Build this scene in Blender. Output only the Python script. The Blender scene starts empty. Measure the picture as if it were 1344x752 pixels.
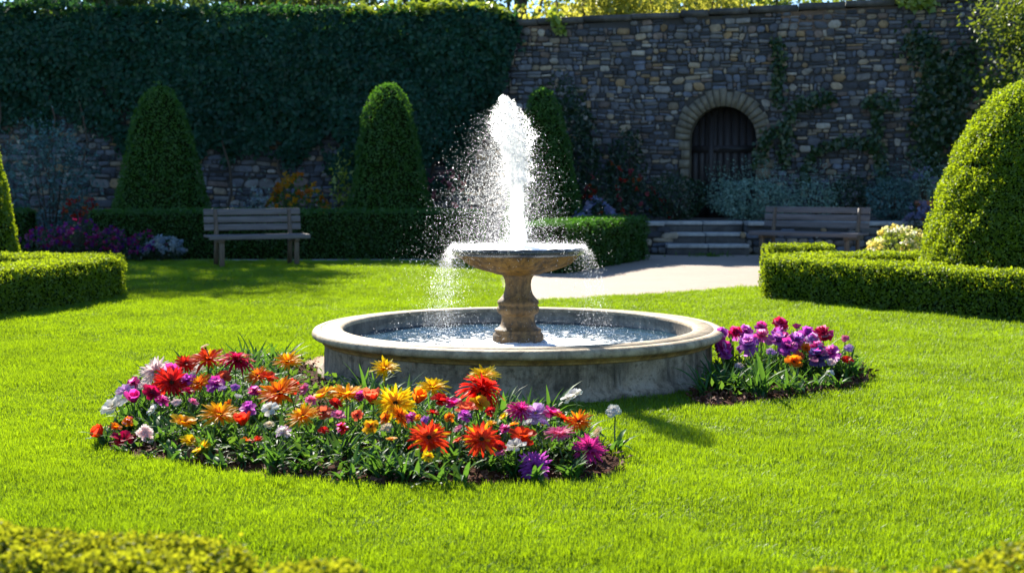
import bpy, bmesh, math, random
import numpy as np
from mathutils import Vector, Matrix

rng = np.random.default_rng(7)
random.seed(7)
S = bpy.context.scene
COL = S.collection
R = math.radians

# ------------------------------------------------------------------ camera
FOC, HC, PITCH, PX0, PY0 = 1750.0, 1.25, math.atan(138 / 1750.0), 672.0, 376.0
cam = bpy.data.objects.new('camera', bpy.data.cameras.new('camera'))
COL.objects.link(cam)
S.camera = cam
cam.location = (0, 0, HC)
cam.rotation_euler = (R(90) - PITCH, 0, 0)
cam.data.sensor_width = 36.0
cam.data.lens = 36.0 * FOC / 1344.0
cam.data.clip_start = 0.05
cam.data.clip_end = 500
cam.data.dof.use_dof = True
cam.data.dof.focus_distance = 7.2
cam.data.dof.aperture_fstop = 3.4

# ------------------------------------------------------------------ light
SUN_EL, SUN_AZ = R(32.5), R(-20)          # azimuth from +Y, negative = towards -X
w = bpy.data.worlds.new('World')
S.world = w
w.use_nodes = True
nt = w.node_tree
nt.nodes.clear()
sky = nt.nodes.new('ShaderNodeTexSky')
sky.sky_type = 'NISHITA'
sky.sun_disc = False
sky.sun_elevation = SUN_EL
sky.sun_rotation = SUN_AZ
sky.air_density = 1.0
sky.dust_density = 0.1
sky.ozone_density = 6.0
bg = nt.nodes.new('ShaderNodeBackground')
bg.inputs['Strength'].default_value = 0.08
wo = nt.nodes.new('ShaderNodeOutputWorld')
nt.links.new(sky.outputs[0], bg.inputs[0])
nt.links.new(bg.outputs[0], wo.inputs[0])
sd = Vector((math.sin(SUN_AZ) * math.cos(SUN_EL), math.cos(SUN_AZ) * math.cos(SUN_EL), math.sin(SUN_EL)))
sun = bpy.data.objects.new('sun', bpy.data.lights.new('sun', 'SUN'))
COL.objects.link(sun)
sun.data.energy = 5.0
sun.data.angle = R(0.5)
sun.data.color = (1.0, 0.93, 0.80)
sun.rotation_euler = sd.to_track_quat('Z', 'Y').to_euler()
sun.location = sd * 60

S.view_settings.view_transform = 'Standard'
S.view_settings.look = 'None'
S.view_settings.exposure = 1.6
S.view_settings.gamma = 1.0
S.view_settings.use_curve_mapping = False
S.render.engine = 'CYCLES'
S.cycles.use_denoising = True
S.cycles.max_bounces = 12
S.cycles.diffuse_bounces = 7
S.cycles.glossy_bounces = 3
S.cycles.transmission_bounces = 12
S.cycles.transparent_max_bounces = 24
S.cycles.caustics_reflective = False
S.cycles.caustics_refractive = False

# ------------------------------------------------------------------ pixel -> world
CP, SP = math.cos(PITCH), math.sin(PITCH)


def ray(px, py):
    x = (px - PX0) / FOC
    u = (PY0 - py) / FOC
    return Vector((x, CP + u * SP, -SP + u * CP))


def at(px, py, z=0.0):
    d = ray(px, py)
    t = (z - HC) / d.z
    return Vector((0, 0, HC)) + d * t


def atY(px, py, Y):
    d = ray(px, py)
    return Vector((0, 0, HC)) + d * (Y / d.y)


# ------------------------------------------------------------------ scene bookkeeping
def tag(o, label=None, cat=None, group=None, kind=None):
    if label: o['label'] = label
    if cat: o['category'] = cat
    if group: o['group'] = group
    if kind: o['kind'] = kind
    return o


def empty(name, label, cat, loc=(0, 0, 0), rz=0.0, group=None):
    o = bpy.data.objects.new(name, None)
    o.empty_display_size = 0.2
    COL.objects.link(o)
    o.location = loc
    o.rotation_euler = (0, 0, rz)
    return tag(o, label, cat, group)


def link(name, me, parent=None, loc=(0, 0, 0), rot=None):
    o = bpy.data.objects.new(name, me)
    COL.objects.link(o)
    o.parent = parent
    o.location = loc
    if rot is not None: o.rotation_euler = rot
    return o


class MB:
    """collects vertices, faces, a per-vertex value colour and a material index"""
    def __init__(s):
        s.v, s.f, s.c, s.m, s.n = [], [], [], [], 0

    def add(s, v, f, c=None, m=0):
        v = np.asarray(v, float).reshape(-1, 3)
        if c is None: c = np.full((len(v), 3), 0.5)
        c = np.asarray(c, float)
        if c.ndim == 1: c = np.tile(c, (len(v), 1))
        s.v.append(v); s.c.append(c)
        for q in f:
            s.f.append(tuple(int(i) + s.n for i in q)); s.m.append(m)
        s.n += len(v)

    def box(s, c, size, rot=None, bev=0.0, col=None, m=0, taper=1.0):
        hx, hy, hz = [k / 2 for k in size]
        b = min(bev, hx * .9, hy * .9, hz * .9)
        if b <= 0:
            v = [(x, y, z) for z in (-hz, hz) for y in (-hy, hy) for x in (-hx, hx)]
            f = [(0, 2, 3, 1), (4, 5, 7, 6), (0, 1, 5, 4), (2, 6, 7, 3), (0, 4, 6, 2), (1, 3, 7, 5)]
            v = np.array(v)
        else:
            bm = bmesh.new()
            bmesh.ops.create_cube(bm, size=1.0)
            for q in bm.verts: q.co = Vector((q.co.x * hx * 2, q.co.y * hy * 2, q.co.z * hz * 2))
            bmesh.ops.bevel(bm, geom=list(bm.edges), offset=b, segments=2, affect='EDGES', profile=0.5)
            bm.verts.index_update()
            v = np.array([q.co[:] for q in bm.verts]); f = [[q.index for q in p.verts] for p in bm.faces]
            bm.free()
        if rot is not None:
            v = v @ np.array(rot.to_3x3()).T
        s.add(v + np.array(c), f, col, m)

    def tube(s, pts, rad, n=8, col=None, m=0, cap=True):
        pts = [Vector(p) for p in pts]
        if not hasattr(rad, '__len__'): rad = [rad] * len(pts)
        v, f = [], []
        t0 = (pts[1] - pts[0]).normalized()
        u = t0.orthogonal().normalized()
        for i, p in enumerate(pts):
            a = pts[max(i - 1, 0)]; b = pts[min(i + 1, len(pts) - 1)]
            t = (b - a).normalized()
            u = (u - t * u.dot(t)).normalized()
            w_ = t.cross(u)
            for k in range(n):
                q = 2 * math.pi * k / n
                v.append(p + (u * math.cos(q) + w_ * math.sin(q)) * rad[i])
        for i in range(len(pts) - 1):
            for k in range(n):
                f.append((i * n + k, i * n + (k + 1) % n, (i + 1) * n + (k + 1) % n, (i + 1) * n + k))
        if cap:
            f.append(tuple(range(n))[::-1]); f.append(tuple((len(pts) - 1) * n + k for k in range(n)))
        s.add([q[:] for q in v], f, col, m)

    def lathe(s, prof, n=48, center=(0, 0, 0), fn=None, col=None, m=0, closed=False):
        v, f = [], []
        for (r, z) in prof:
            for k in range(n):
                q = 2 * math.pi * k / n
                rr = fn(r, z, q) if fn else r
                v.append((center[0] + rr * math.cos(q), center[1] + rr * math.sin(q), center[2] + z))
        L = len(prof)
        for i in range(L - 1 if not closed else L):
            j = (i + 1) % L
            for k in range(n):
                f.append((i * n + k, i * n + (k + 1) % n, j * n + (k + 1) % n, j * n + k))
        s.add(v, f, col, m)

    def mesh(s, name, mats, smooth=False):
        me = bpy.data.meshes.new(name)
        v = np.concatenate(s.v); c = np.concatenate(s.c)
        lens = np.array([len(q) for q in s.f], np.int32)
        loops = np.array([i for q in s.f for i in q], np.int32)
        make(me, v, loops, lens, c)
        if not isinstance(mats, (list, tuple)): mats = [mats]
        for m in mats: me.materials.append(m)
        me.polygons.foreach_set('material_index', np.array(s.m, np.int32))
        if smooth: me.polygons.foreach_set('use_smooth', np.ones(len(lens), bool))
        me.update()
        return me

    def build(s, name, mats, parent=None, smooth=False, loc=(0, 0, 0), rot=None):
        return link(name, s.mesh(name, mats, smooth), parent, loc, rot)


def make(me, v, loops, lens, c=None):
    me.vertices.add(len(v))
    me.vertices.foreach_set('co', np.asarray(v, np.float32).ravel())
    me.loops.add(len(loops))
    me.loops.foreach_set('vertex_index', np.asarray(loops, np.int32))
    me.polygons.add(len(lens))
    st = np.zeros(len(lens), np.int32); st[1:] = np.cumsum(lens)[:-1]
    me.polygons.foreach_set('loop_start', st)
    me.update(calc_edges=True)
    me.validate()
    if c is not None:
        a = me.attributes.new('col', 'FLOAT_COLOR', 'POINT')
        cc = np.ones((len(v), 4), np.float32); cc[:, :3] = c
        a.data.foreach_set('color', cc.ravel())


def hsh(p, k=0.0):
    """smooth pseudo noise, about -1..1, p: n x 3"""
    p = np.asarray(p, float)
    o = np.zeros(len(p))
    rs = np.random.default_rng(int(k * 10) + 100)
    for i in range(7):
        d = rs.normal(size=3); ph = rs.uniform(0, 6.28)
        o += np.sin(p @ d * (0.7 + .25 * i) + ph + 1.3 * np.sin(p @ rs.normal(size=3) + ph))
    return o / 3.6


# ------------------------------------------------------------------ materials
class NT:
    def __init__(s, name):
        s.m = bpy.data.materials.new(name); s.m.use_nodes = True
        s.t = s.m.node_tree; s.t.nodes.clear()
        s.out = s.N('ShaderNodeOutputMaterial')

    def N(s, typ, **kw):
        n = s.t.nodes.new(typ)
        for k, v in kw.items():
            if k.startswith('_'): setattr(n, k[1:], v)
            else:
                key = k.replace('__', ' ')
                n.inputs[key].default_value = v
        return n

    def L(s, a, b): s.t.links.new(a, b)

    def pos(s, scale=(1, 1, 1)):
        g = s.N('ShaderNodeNewGeometry')
        mp = s.N('ShaderNodeMapping'); mp.inputs['Scale'].default_value = scale
        s.L(g.outputs['Position'], mp.inputs['Vector'])
        return mp.outputs[0]

    def noise(s, vec, scale, detail=4, rough=.55, dist=0.0):
        n = s.N('ShaderNodeTexNoise', Scale=scale, Detail=detail, Roughness=rough, Distortion=dist)
        s.L(vec, n.inputs['Vector'])
        return n.outputs['Fac']

    def ramp(s, fac, stops):
        r = s.N('ShaderNodeValToRGB')
        e = r.color_ramp.elements
        while len(e) < len(stops): e.new(0.5)
        for el, (p, c) in zip(e, stops):
            el.position = p; el.color = (*c, 1) if len(c) == 3 else c
        s.L(fac, r.inputs[0])
        return r.outputs[0]

    def mix(s, fac, a, b, mode='MIX'):
        n = s.N('ShaderNodeMix', _data_type='RGBA', _blend_type=mode)
        for sock, val in ((n.inputs[0], fac), (n.inputs[6], a), (n.inputs[7], b)):
            if isinstance(val, (int, float)): sock.default_value = val
            elif isinstance(val, tuple): sock.default_value = (*val, 1)
            else: s.L(val, sock)
        return n.outputs[2]

    def math(s, op, a, b=0.0):
        n = s.N('ShaderNodeMath', _operation=op)
        for i, val in enumerate((a, b)):
            if isinstance(val, (int, float)): n.inputs[i].default_value = val
            else: s.L(val, n.inputs[i])
        return n.outputs[0]

    def bump(s, h, strength=.3, dist=.02, normal=None):
        b = s.N('ShaderNodeBump', Strength=strength, Distance=dist)
        s.L(h, b.inputs['Height'])
        if normal is not None: s.L(normal, b.inputs['Normal'])
        return b.outputs[0]

    def attr(s, name='col'):
        a = s.N('ShaderNodeAttribute', _attribute_name=name)
        sp = s.N('ShaderNodeSeparateColor'); s.L(a.outputs['Color'], sp.inputs[0])
        return a.outputs['Color'], sp.outputs

    def pbsdf(s, col, rough=.6, normal=None, **kw):
        p = s.N('ShaderNodeBsdfPrincipled')
        for k, v in kw.items(): p.inputs[k.replace('__', ' ')].default_value = v
        for sock, val in ((p.inputs['Base Color'], col), (p.inputs['Roughness'], rough)):
            if isinstance(val, tuple): sock.default_value = (*val, 1)
            elif isinstance(val, (int, float)): sock.default_value = val
            else: s.L(val, sock)
        if normal is not None: s.L(normal, p.inputs['Normal'])
        return p

    def done(s, shader, disp=None):
        s.L(shader, s.out.inputs['Surface'])
        return s.m


def foliage(name, A, B, T, trans=.4, gloss=.05, rough=.35, nscale=1.2, third=None, namp=1.1):
    """A, B: two leaf colours mixed per leaf; T: colour of the light let through"""
    k = NT(name)
    full, (r, g, b) = k.attr()
    n = k.noise(k.pos(), nscale, 6, .62)
    f = k.math('ADD', k.math('MULTIPLY', r, .75), k.math('MULTIPLY', k.math('SUBTRACT', n, .5), namp))
    c = k.ramp(f, [(0.05, A), (0.75, B)] + ([(0.97, third)] if third else []))
    tc = k.mix(.5, k.mix(1.0, c, tuple(min(1, 2.2 * x) for x in T), 'MULTIPLY'), T)
    d = k.N('ShaderNodeBsdfDiffuse'); k.L(c, d.inputs[0])
    t = k.N('ShaderNodeBsdfTranslucent'); k.L(tc, t.inputs[0])
    m1 = k.N('ShaderNodeMixShader', Fac=trans); k.L(d.outputs[0], m1.inputs[1]); k.L(t.outputs[0], m1.inputs[2])
    gl = k.N('ShaderNodeBsdfGlossy', Roughness=rough)
    m2 = k.N('ShaderNodeMixShader', Fac=gloss); k.L(m1.outputs[0], m2.inputs[1]); k.L(gl.outputs[0], m2.inputs[2])
    return k.done(m2.outputs[0])


def simple(name, col, rough=.6, bump=0.0, bscale=40, var=.25, **kw):
    k = NT(name)
    n = k.noise(k.pos(), bscale * .2, 4)
    c = k.mix(n, tuple(x * (1 - var) for x in col), tuple(x * (1 + var) for x in col))
    nm = k.bump(k.noise(k.pos(), bscale, 5), bump, .02) if bump else None
    return k.done(k.pbsdf(c, rough, nm, **kw).outputs[0])


def stone_mat(name, base, dark, light, stain=.5, sc=1.0, rough=.75, wet=0.0, zlo=None):
    k = NT(name)
    p = k.pos()
    n1 = k.noise(p, 3.2 * sc, 8, .65, .6)
    n2 = k.noise(p, 17 * sc, 6, .6)
    n3 = k.noise(p, 90 * sc, 4, .6)
    nv = k.noise(k.pos((6, 6, .9)), 1.4 * sc, 6, .6)      # runs and streaks down the face
    c = k.ramp(n1, [(.30, dark), (.50, base), (.72, light)])
    c = k.mix(k.math('MULTIPLY', k.ramp(nv, [(.48, (0, 0, 0)), (.70, (1, 1, 1))]), stain), c, tuple(x * .35 for x in dark))
    c = k.mix(k.math('MULTIPLY', k.ramp(n2, [(.52, (0, 0, 0)), (.68, (1, 1, 1))]), stain * .8), c, dark)
    c = k.mix(.35, c, k.ramp(n3, [(.3, (.25, .25, .25)), (.7, (.75, .75, .75))]), 'OVERLAY')
    h = k.math('ADD', k.math('MULTIPLY', n2, .7), k.math('MULTIPLY', n3, .3))
    pb = k.pbsdf(c, rough, k.bump(h, .45, .012))
    if wet: pb.inputs['Coat Weight'].default_value = wet; pb.inputs['Coat Roughness'].default_value = .12
    return k.done(pb.outputs[0])


M = {}
M['box'] = foliage('box_leaf', (.036, .095, .004), (.14, .235, .007), (.66, .80, .02), .48, .03, .45, 3.0)
M['box_near'] = foliage('privet_leaf', (.045, .11, .005), (.21, .225, .009), (.70, .70, .03), .44, .012, .5, 5.0, (.30, .15, .012))
M['yew'] = foliage('yew_leaf', (.015, .060, .009), (.038, .110, .014), (.16, .42, .03), .35, .03, .5, 1.5)
M['ivy'] = foliage('ivy_leaf', (.006, .040, .027), (.019, .080, .048), (.16, .42, .06), .30, .018, .45, .8)
M['vine'] = foliage('creeper_leaf', (.010, .038, .012), (.03, .07, .018), (.2, .4, .04), .3, .05, .4, 2)
M['dark_shrub'] = foliage('dark_shrub_leaf', (.008, .030, .014), (.020, .055, .022), (.1, .25, .04), .3, .05, .4, 2)
M['silver'] = foliage('silver_leaf', (.08, .17, .13), (.22, .36, .30), (.2, .35, .25), .25, .05, .5, 2)
M['bluegreen'] = foliage('blue_green_leaf', (.03, .09, .085), (.09, .21, .20), (.1, .25, .2), .25, .05, .5, 2)
M['midgreen'] = foliage('mid_green_leaf', (.02, .065, .010), (.06, .14, .02), (.3, .5, .04), .38, .02, .5, 2)
M['limeleaf'] = foliage('lime_leaf', (.10, .18, .015), (.25, .32, .03), (.6, .7, .05), .4, .05, .4, 2)
M['tree_yellow'] = foliage('yellow_tree_leaf', (.15, .19, .025), (.29, .29, .04), (.85, .80, .12), .5, .03, .4, .7)
M['tree_dark'] = foliage('dark_tree_leaf', (.012, .035, .012), (.035, .07, .02), (.25, .4, .05), .3, .05, .4, .7)
M['tree_mid'] = foliage('mid_tree_leaf', (.03, .07, .012), (.08, .14, .02), (.5, .6, .06), .4, .05, .4, .7)
M['wall_tree'] = foliage('wall_tree_leaf', (.010, .040, .008), (.045, .11, .012), (.45, .55, .04), .33, .03, .4, 2)
M['grass'] = foliage('grass_blade', (.026, .102, .003), (.165, .275, .006), (.57, .79, .010), .48, .03, .45, 1.0, None, 4.2)
M['flower_leaf'] = foliage('flower_leaf', (.014, .055, .016), (.040, .120, .028), (.26, .52, .05), .34, .022, .42, 9)
M['stem'] = foliage('flower_stem', (.04, .10, .015), (.09, .17, .02), (.25, .4, .04), .2, .08, .35, 9)
M['twig'] = simple('twig', (.035, .028, .016), .9, .3, 30)
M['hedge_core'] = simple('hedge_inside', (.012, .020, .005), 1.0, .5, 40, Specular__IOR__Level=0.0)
M['bark'] = simple('bark', (.06, .045, .03), .9, .8, 14, .4)
M['mulch'] = simple('mulch_soil', (.060, .019, .008), 1.0, .8, 60, .5, Specular__IOR__Level=.1)
M['chip'] = simple('bark_chip', (.11, .040, .020), .9, .4, 60, .6)
M['iron'] = simple('iron', (.02, .02, .02), .5)
M['terracotta'] = simple('terracotta', (.30, .10, .05), .8, .3, 30)
M['barrel'] = simple('barrel_wood', (.035, .025, .018), .8, .4, 20)


def m_grass_ground():
    k = NT('lawn_ground')
    p = k.pos()
    n = k.noise(p, 1.0, 4); n2 = k.noise(p, 55, 3); 
    c = k.mix(k.ramp(n, [(.3, (0, 0, 0)), (.7, (1, 1, 1))]), (.035, .085, .006), (.085, .16, .008))
    c = k.mix(k.ramp(n2, [(.35, (0, 0, 0)), (.7, (1, 1, 1))]), k.mix(.6, c, (.02, .03, .006)), c)
    return k.done(k.pbsdf(c, .9, k.bump(n2, .6, .03)).outputs[0])


def m_paving():
    k = NT('path_paving')
    p = k.pos()
    n = k.noise(p, 1.2, 5); n2 = k.noise(p, 45, 5, .7); n3 = k.noise(p, 7, 5)
    c = k.mix(n, (.25, .19, .145), (.33, .26, .20))
    c = k.mix(k.math('MULTIPLY', k.ramp(n3, [(.45, (0, 0, 0)), (.75, (1, 1, 1))]), .5), c, (.22, .17, .13))
    c = k.mix(.25, c, k.ramp(n2, [(.3, (.2, .2, .2)), (.7, (.8, .8, .8))]), 'OVERLAY')
    return k.done(k.pbsdf(c, .85, k.bump(n2, .35, .01)).outputs[0])


def m_masonry():
    k = NT('rubble_stone')
    full, ch = k.attr()
    p = k.pos()
    n = k.noise(p, 9, 6, .65); n2 = k.noise(p, 45, 5, .65)
    c = k.mix(.55, full, k.ramp(n, [(.3, (.18, .18, .18)), (.7, (.82, .82, .82))]), 'OVERLAY')
    c = k.mix(k.math('MULTIPLY', k.ramp(k.noise(p, .8, 5), [(.5, (0, 0, 0)), (.75, (1, 1, 1))]), .5), c, (.03, .032, .03))
    return k.done(k.pbsdf(c, .85, k.bump(k.math('ADD', n, k.math('MULTIPLY', n2, .5)), .7, .02)).outputs[0])


def m_wood(name, A, B, ax=(1.0, 14, 14), rough=.6):
    k = NT(name)
    tc = k.N('ShaderNodeTexCoord')
    mp = k.N('ShaderNodeMapping'); mp.inputs['Scale'].default_value = ax
    k.L(tc.outputs['Object'], mp.inputs['Vector'])
    n = k.noise(mp.outputs[0], 3.0, 7, .6, .4)
    c = k.ramp(n, [(.3, A), (.7, B)])
    return k.done(k.pbsdf(c, rough, k.bump(n, .3, .005)).outputs[0])


def m_water(name, foam_glitter_r, foam_glitter_amt, cx, cy, rip=1.0, bs=.9):
    k = NT(name)
    p = k.pos()
    n1 = k.noise(p, 17 * rip, 3, .6, .8); n2 = k.noise(p, 52 * rip, 3, .6)
    h = k.math('ADD', n1, k.math('MULTIPLY', n2, .45))
    nm = k.bump(h, bs, .02)
    water = k.pbsdf((.02, .05, .07), .03, nm, IOR=1.33)
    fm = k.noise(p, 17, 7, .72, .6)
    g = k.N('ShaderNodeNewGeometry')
    vs = k.N('ShaderNodeVectorMath', _operation='DISTANCE'); k.L(g.outputs['Position'], vs.inputs[0]); vs.inputs[1].default_value = (cx, cy, .21 if foam_glitter_r > .6 else .82)
    d = k.math('DIVIDE', vs.outputs['Value'], foam_glitter_r)
    thr = k.math('ADD', k.math('MULTIPLY', d, .28), .36 - foam_glitter_amt)
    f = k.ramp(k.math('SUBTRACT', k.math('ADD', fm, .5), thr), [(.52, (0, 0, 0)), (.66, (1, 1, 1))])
    foam = k.pbsdf((.86, .89, .90), .5, k.bump(fm, .6, .02))  # froth white; on the basin it also paints in sun glitter
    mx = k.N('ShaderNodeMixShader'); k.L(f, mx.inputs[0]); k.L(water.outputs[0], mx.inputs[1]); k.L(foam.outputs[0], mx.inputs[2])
    return k.done(mx.outputs[0])


def m_foam():
    k = NT('white_water')
    d = k.N('ShaderNodeBsdfDiffuse', Color=(.95, .96, .97, 1))
    t = k.N('ShaderNodeBsdfTranslucent', Color=(.97, .975, .98, 1))
    m1 = k.N('ShaderNodeMixShader', Fac=.92); k.L(d.outputs[0], m1.inputs[1]); k.L(t.outputs[0], m1.inputs[2])
    g = k.N('ShaderNodeBsdfGlossy', Roughness=.15)
    m2 = k.N('ShaderNodeMixShader', Fac=.10); k.L(m1.outputs[0], m2.inputs[1]); k.L(g.outputs[0], m2.inputs[2])
    tr = k.N('ShaderNodeBsdfTransparent'); m3 = k.N('ShaderNodeMixShader', Fac=.42); k.L(m2.outputs[0], m3.inputs[1]); k.L(tr.outputs[0], m3.inputs[2])
    return k.done(m3.outputs[0])


def m_petal():
    k = NT('petal')
    full, ch = k.attr()
    n = k.noise(k.pos(), 160, 3)
    c = k.mix(.25, full, k.ramp(n, [(.3, (.3, .3, .3)), (.7, (.75, .75, .75))]), 'OVERLAY')
    d = k.N('ShaderNodeBsdfDiffuse'); k.L(c, d.inputs[0])
    t = k.N('ShaderNodeBsdfTranslucent'); k.L(c, t.inputs[0])
    m1 = k.N('ShaderNodeMixShader', Fac=.68); k.L(d.outputs[0], m1.inputs[1]); k.L(t.outputs[0], m1.inputs[2])
    g = k.N('ShaderNodeBsdfGlossy', Roughness=.4)
    m2 = k.N('ShaderNodeMixShader', Fac=.012); k.L(m1.outputs[0], m2.inputs[1]); k.L(g.outputs[0], m2.inputs[2])
    return k.done(m2.outputs[0])


M['lawn'] = m_grass_ground()
M['paving'] = m_paving()
M['masonry'] = m_masonry()
M['mortar'] = simple('mortar', (.055, .052, .048), .95, .5, 30)
M['coping'] = stone_mat('coping_stone', (.075, .07, .065), (.03, .03, .03), (.13, .125, .11), .4, 1.0)
M['arch'] = stone_mat('arch_stone', (.165, .14, .095), (.075, .066, .05), (.24, .21, .155), .3, 1.5)
M['step'] = stone_mat('step_stone', (.34, .33, .31), (.18, .175, .17), (.46, .45, .42), .3, 1.2)
M['bench_wood'] = m_wood('bench_wood', (.066, .056, .054), (.165, .142, .14))
M['bench_leg'] = m_wood('bench_leg_wood', (.06, .04, .026), (.17, .115, .07), (14, 14, 1.0))
M['door_wood'] = m_wood('door_wood', (.012, .010, .011), (.03, .025, .026), (16, 16, 1.2))
M['fountain'] = stone_mat('fountain_stone', (.17, .090, .024), (.022, .015, .008), (.27, .160, .055), .85, 2.6, .62)
M['bowl'] = stone_mat('bowl_stone', (.21, .105, .014), (.032, .019, .006), (.30, .165, .030), .85, 2.6, .55)
M['bowl'].node_tree.nodes['Principled BSDF'].inputs['Specular IOR Level'].default_value = .2
M['lip'] = stone_mat('wet_lip_stone', (.035, .036, .036), (.012, .012, .012), (.09, .085, .07), .5, 3.0, .25, .6)
M['rim'] = stone_mat('basin_rim_stone', (.40, .295, .17), (.14, .10, .05), (.52, .415, .27), .6, 1.8, .7)
M['moulding'] = stone_mat('basin_moulding_stone', (.36, .20, .05), (.09, .05, .018), (.48, .30, .10), .5, 2.0, .7)
M['basin'] = stone_mat('basin_wall_stone', (.32, .24, .155), (.06, .042, .022), (.45, .375, .28), .9, 1.5, .8)
M['basin_in'] = stone_mat('basin_inner_stone', (.20, .165, .12), (.06, .05, .04), (.30, .26, .20), .6, 1.6, .6, .4)
M['foam'] = m_foam()
M['petal'] = m_petal()

# ------------------------------------------------------------------ leaf scatter
LEAF = {
    'oval': (np.array([(0, 0, 0), (.28, .45, .10), (0, 1, -.05), (-.28, .45, .10)]), [(0, 1, 2), (0, 2, 3)]),
    'round': (np.array([(0, 0, 0), (.42, .30, .10), (.30, .80, .06), (0, 1, -.06), (-.30, .80, .06), (-.42, .30, .10)]), [(0, 1, 2, 3), (0, 3, 4, 5)]),
    'ivy': (np.array([(0, 0, 0), (.5, .15, .08), (.30, .55, .06), (0, 1, -.10), (-.30, .55, .06), (-.5, .15, .08)]), [(0, 1, 2, 3), (0, 3, 4, 5)]),
    'needle': (np.array([(0, 0, 0), (.16, .4, .05), (0, 1, 0), (-.16, .4, .05)]), [(0, 1, 2), (0, 2, 3)]),
    'petal': (np.array([(0, 0, 0), (.5, .5, .15), (0, 1, 0), (-.5, .5, .15)]), [(0, 1, 2), (0, 2, 3)]),
}


def nrm(a): return a / np.maximum(np.linalg.norm(a, axis=1, keepdims=True), 1e-9)


def leaves(P, N, size, kind='oval', tilt=.6, lift=.5, down=0.0, svar=.35, col=None):
    """arrays for one leaf per point: P positions, N outward normals"""
    n = len(P)
    tmpl, faces = LEAF[kind]
    Nn = nrm(N + rng.normal(size=(n, 3)) * tilt)
    T = rng.normal(size=(n, 3)); T[:, 2] -= down
    T = nrm(T - Nn * np.sum(T * Nn, 1, keepdims=True))
    T = nrm(T + N * lift * rng.random((n, 1)))
    B = nrm(np.cross(T, Nn)); Nn = np.cross(B, T)
    s = size * (1 + svar * rng.uniform(-1, 1, (n, 1, 1)))
    V = P[:, None, :] + s * (tmpl[None, :, 0:1] * B[:, None, :] + tmpl[None, :, 1:2] * T[:, None, :] + tmpl[None, :, 2:3] * Nn[:, None, :])
    k = len(tmpl)
    base = (np.arange(n) * k)[:, None]
    loops = np.concatenate([(base + np.array(f)[None, :]) for f in faces], axis=1).ravel()
    lens = np.tile(np.array([len(f) for f in faces]), n)
    if col is None: c = np.repeat(np.stack([rng.random(n), rng.random(n), rng.random(n)], 1), k, axis=0)
    else: c = np.repeat(col, k, axis=0)
    return V.reshape(-1, 3), loops, lens, c


def merge(parts):
    V, Lo, Le, C, off = [], [], [], [], 0
    for v, lo, le, c in parts:
        V.append(v); Lo.append(lo + off); Le.append(le); C.append(c); off += len(v)
    return np.concatenate(V), np.concatenate(Lo), np.concatenate(Le), np.concatenate(C)


def arr_obj(name, data, mat, parent=None, loc=(0, 0, 0)):
    me = bpy.data.meshes.new(name)
    v, lo, le, c = data
    if any(loc): v = v - np.array(loc)
    make(me, v, lo, le, c)
    me.materials.append(mat)
    return link(name, me, parent)


def sample_faces(v, faces, n):
    """n random points on quads/tris of a mesh: P, N"""
    v = np.asarray(v); tri = []
    for f in faces:
        for i in range(1, len(f) - 1): tri.append((f[0], f[i], f[i + 1]))
    tri = np.array(tri)
    a, b, c = v[tri[:, 0]], v[tri[:, 1]], v[tri[:, 2]]
    cr = np.cross(b - a, c - a); ar = np.linalg.norm(cr, axis=1)
    idx = rng.choice(len(tri), n, p=ar / ar.sum())
    r1 = np.sqrt(rng.random((n, 1))); r2 = rng.random((n, 1))
    P = (1 - r1) * a[idx] + r1 * (1 - r2) * b[idx] + r1 * r2 * c[idx]
    return P, nrm(cr[idx]), ar.sum() / 2


def foliage_thing(name, label, cat, v, faces, density, size, mat, kind='oval', loc=None, group=None, depth=.03, shrink=.035, tilt=.6, lift=.6, down=0.0, core=True, rough=.03, nfreq=6.0):
    """a clipped plant: leaves over a closed surface, and the dark twiggy inside"""
    v = np.asarray(v, float)
    area = sample_faces(v, faces, 10)[2]
    n = int(area * density)
    P, N, _ = sample_faces(v, faces, n)
    bump = hsh(P * nfreq, 3)[:, None] * rough + rng.uniform(-1, .35, (n, 1)) * depth
    P = P + N * bump + N * np.where(rng.random((n, 1)) < .02, np.minimum(rng.exponential(.018, (n, 1)), .03), 0)
    if loc is None: loc = ((v[:, 0].min() + v[:, 0].max()) / 2, (v[:, 1].min() + v[:, 1].max()) / 2, v[:, 2].min())
    e = empty(name, label, cat, loc, 0, group)
    arr_obj('foliage', leaves(P, N, size, kind, tilt, lift, down), mat, e, loc)
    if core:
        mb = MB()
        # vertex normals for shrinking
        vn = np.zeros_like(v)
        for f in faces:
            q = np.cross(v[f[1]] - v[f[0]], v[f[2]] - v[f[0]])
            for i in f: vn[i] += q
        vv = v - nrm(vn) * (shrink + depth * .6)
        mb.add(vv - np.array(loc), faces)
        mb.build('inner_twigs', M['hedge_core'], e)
    return e


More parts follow.
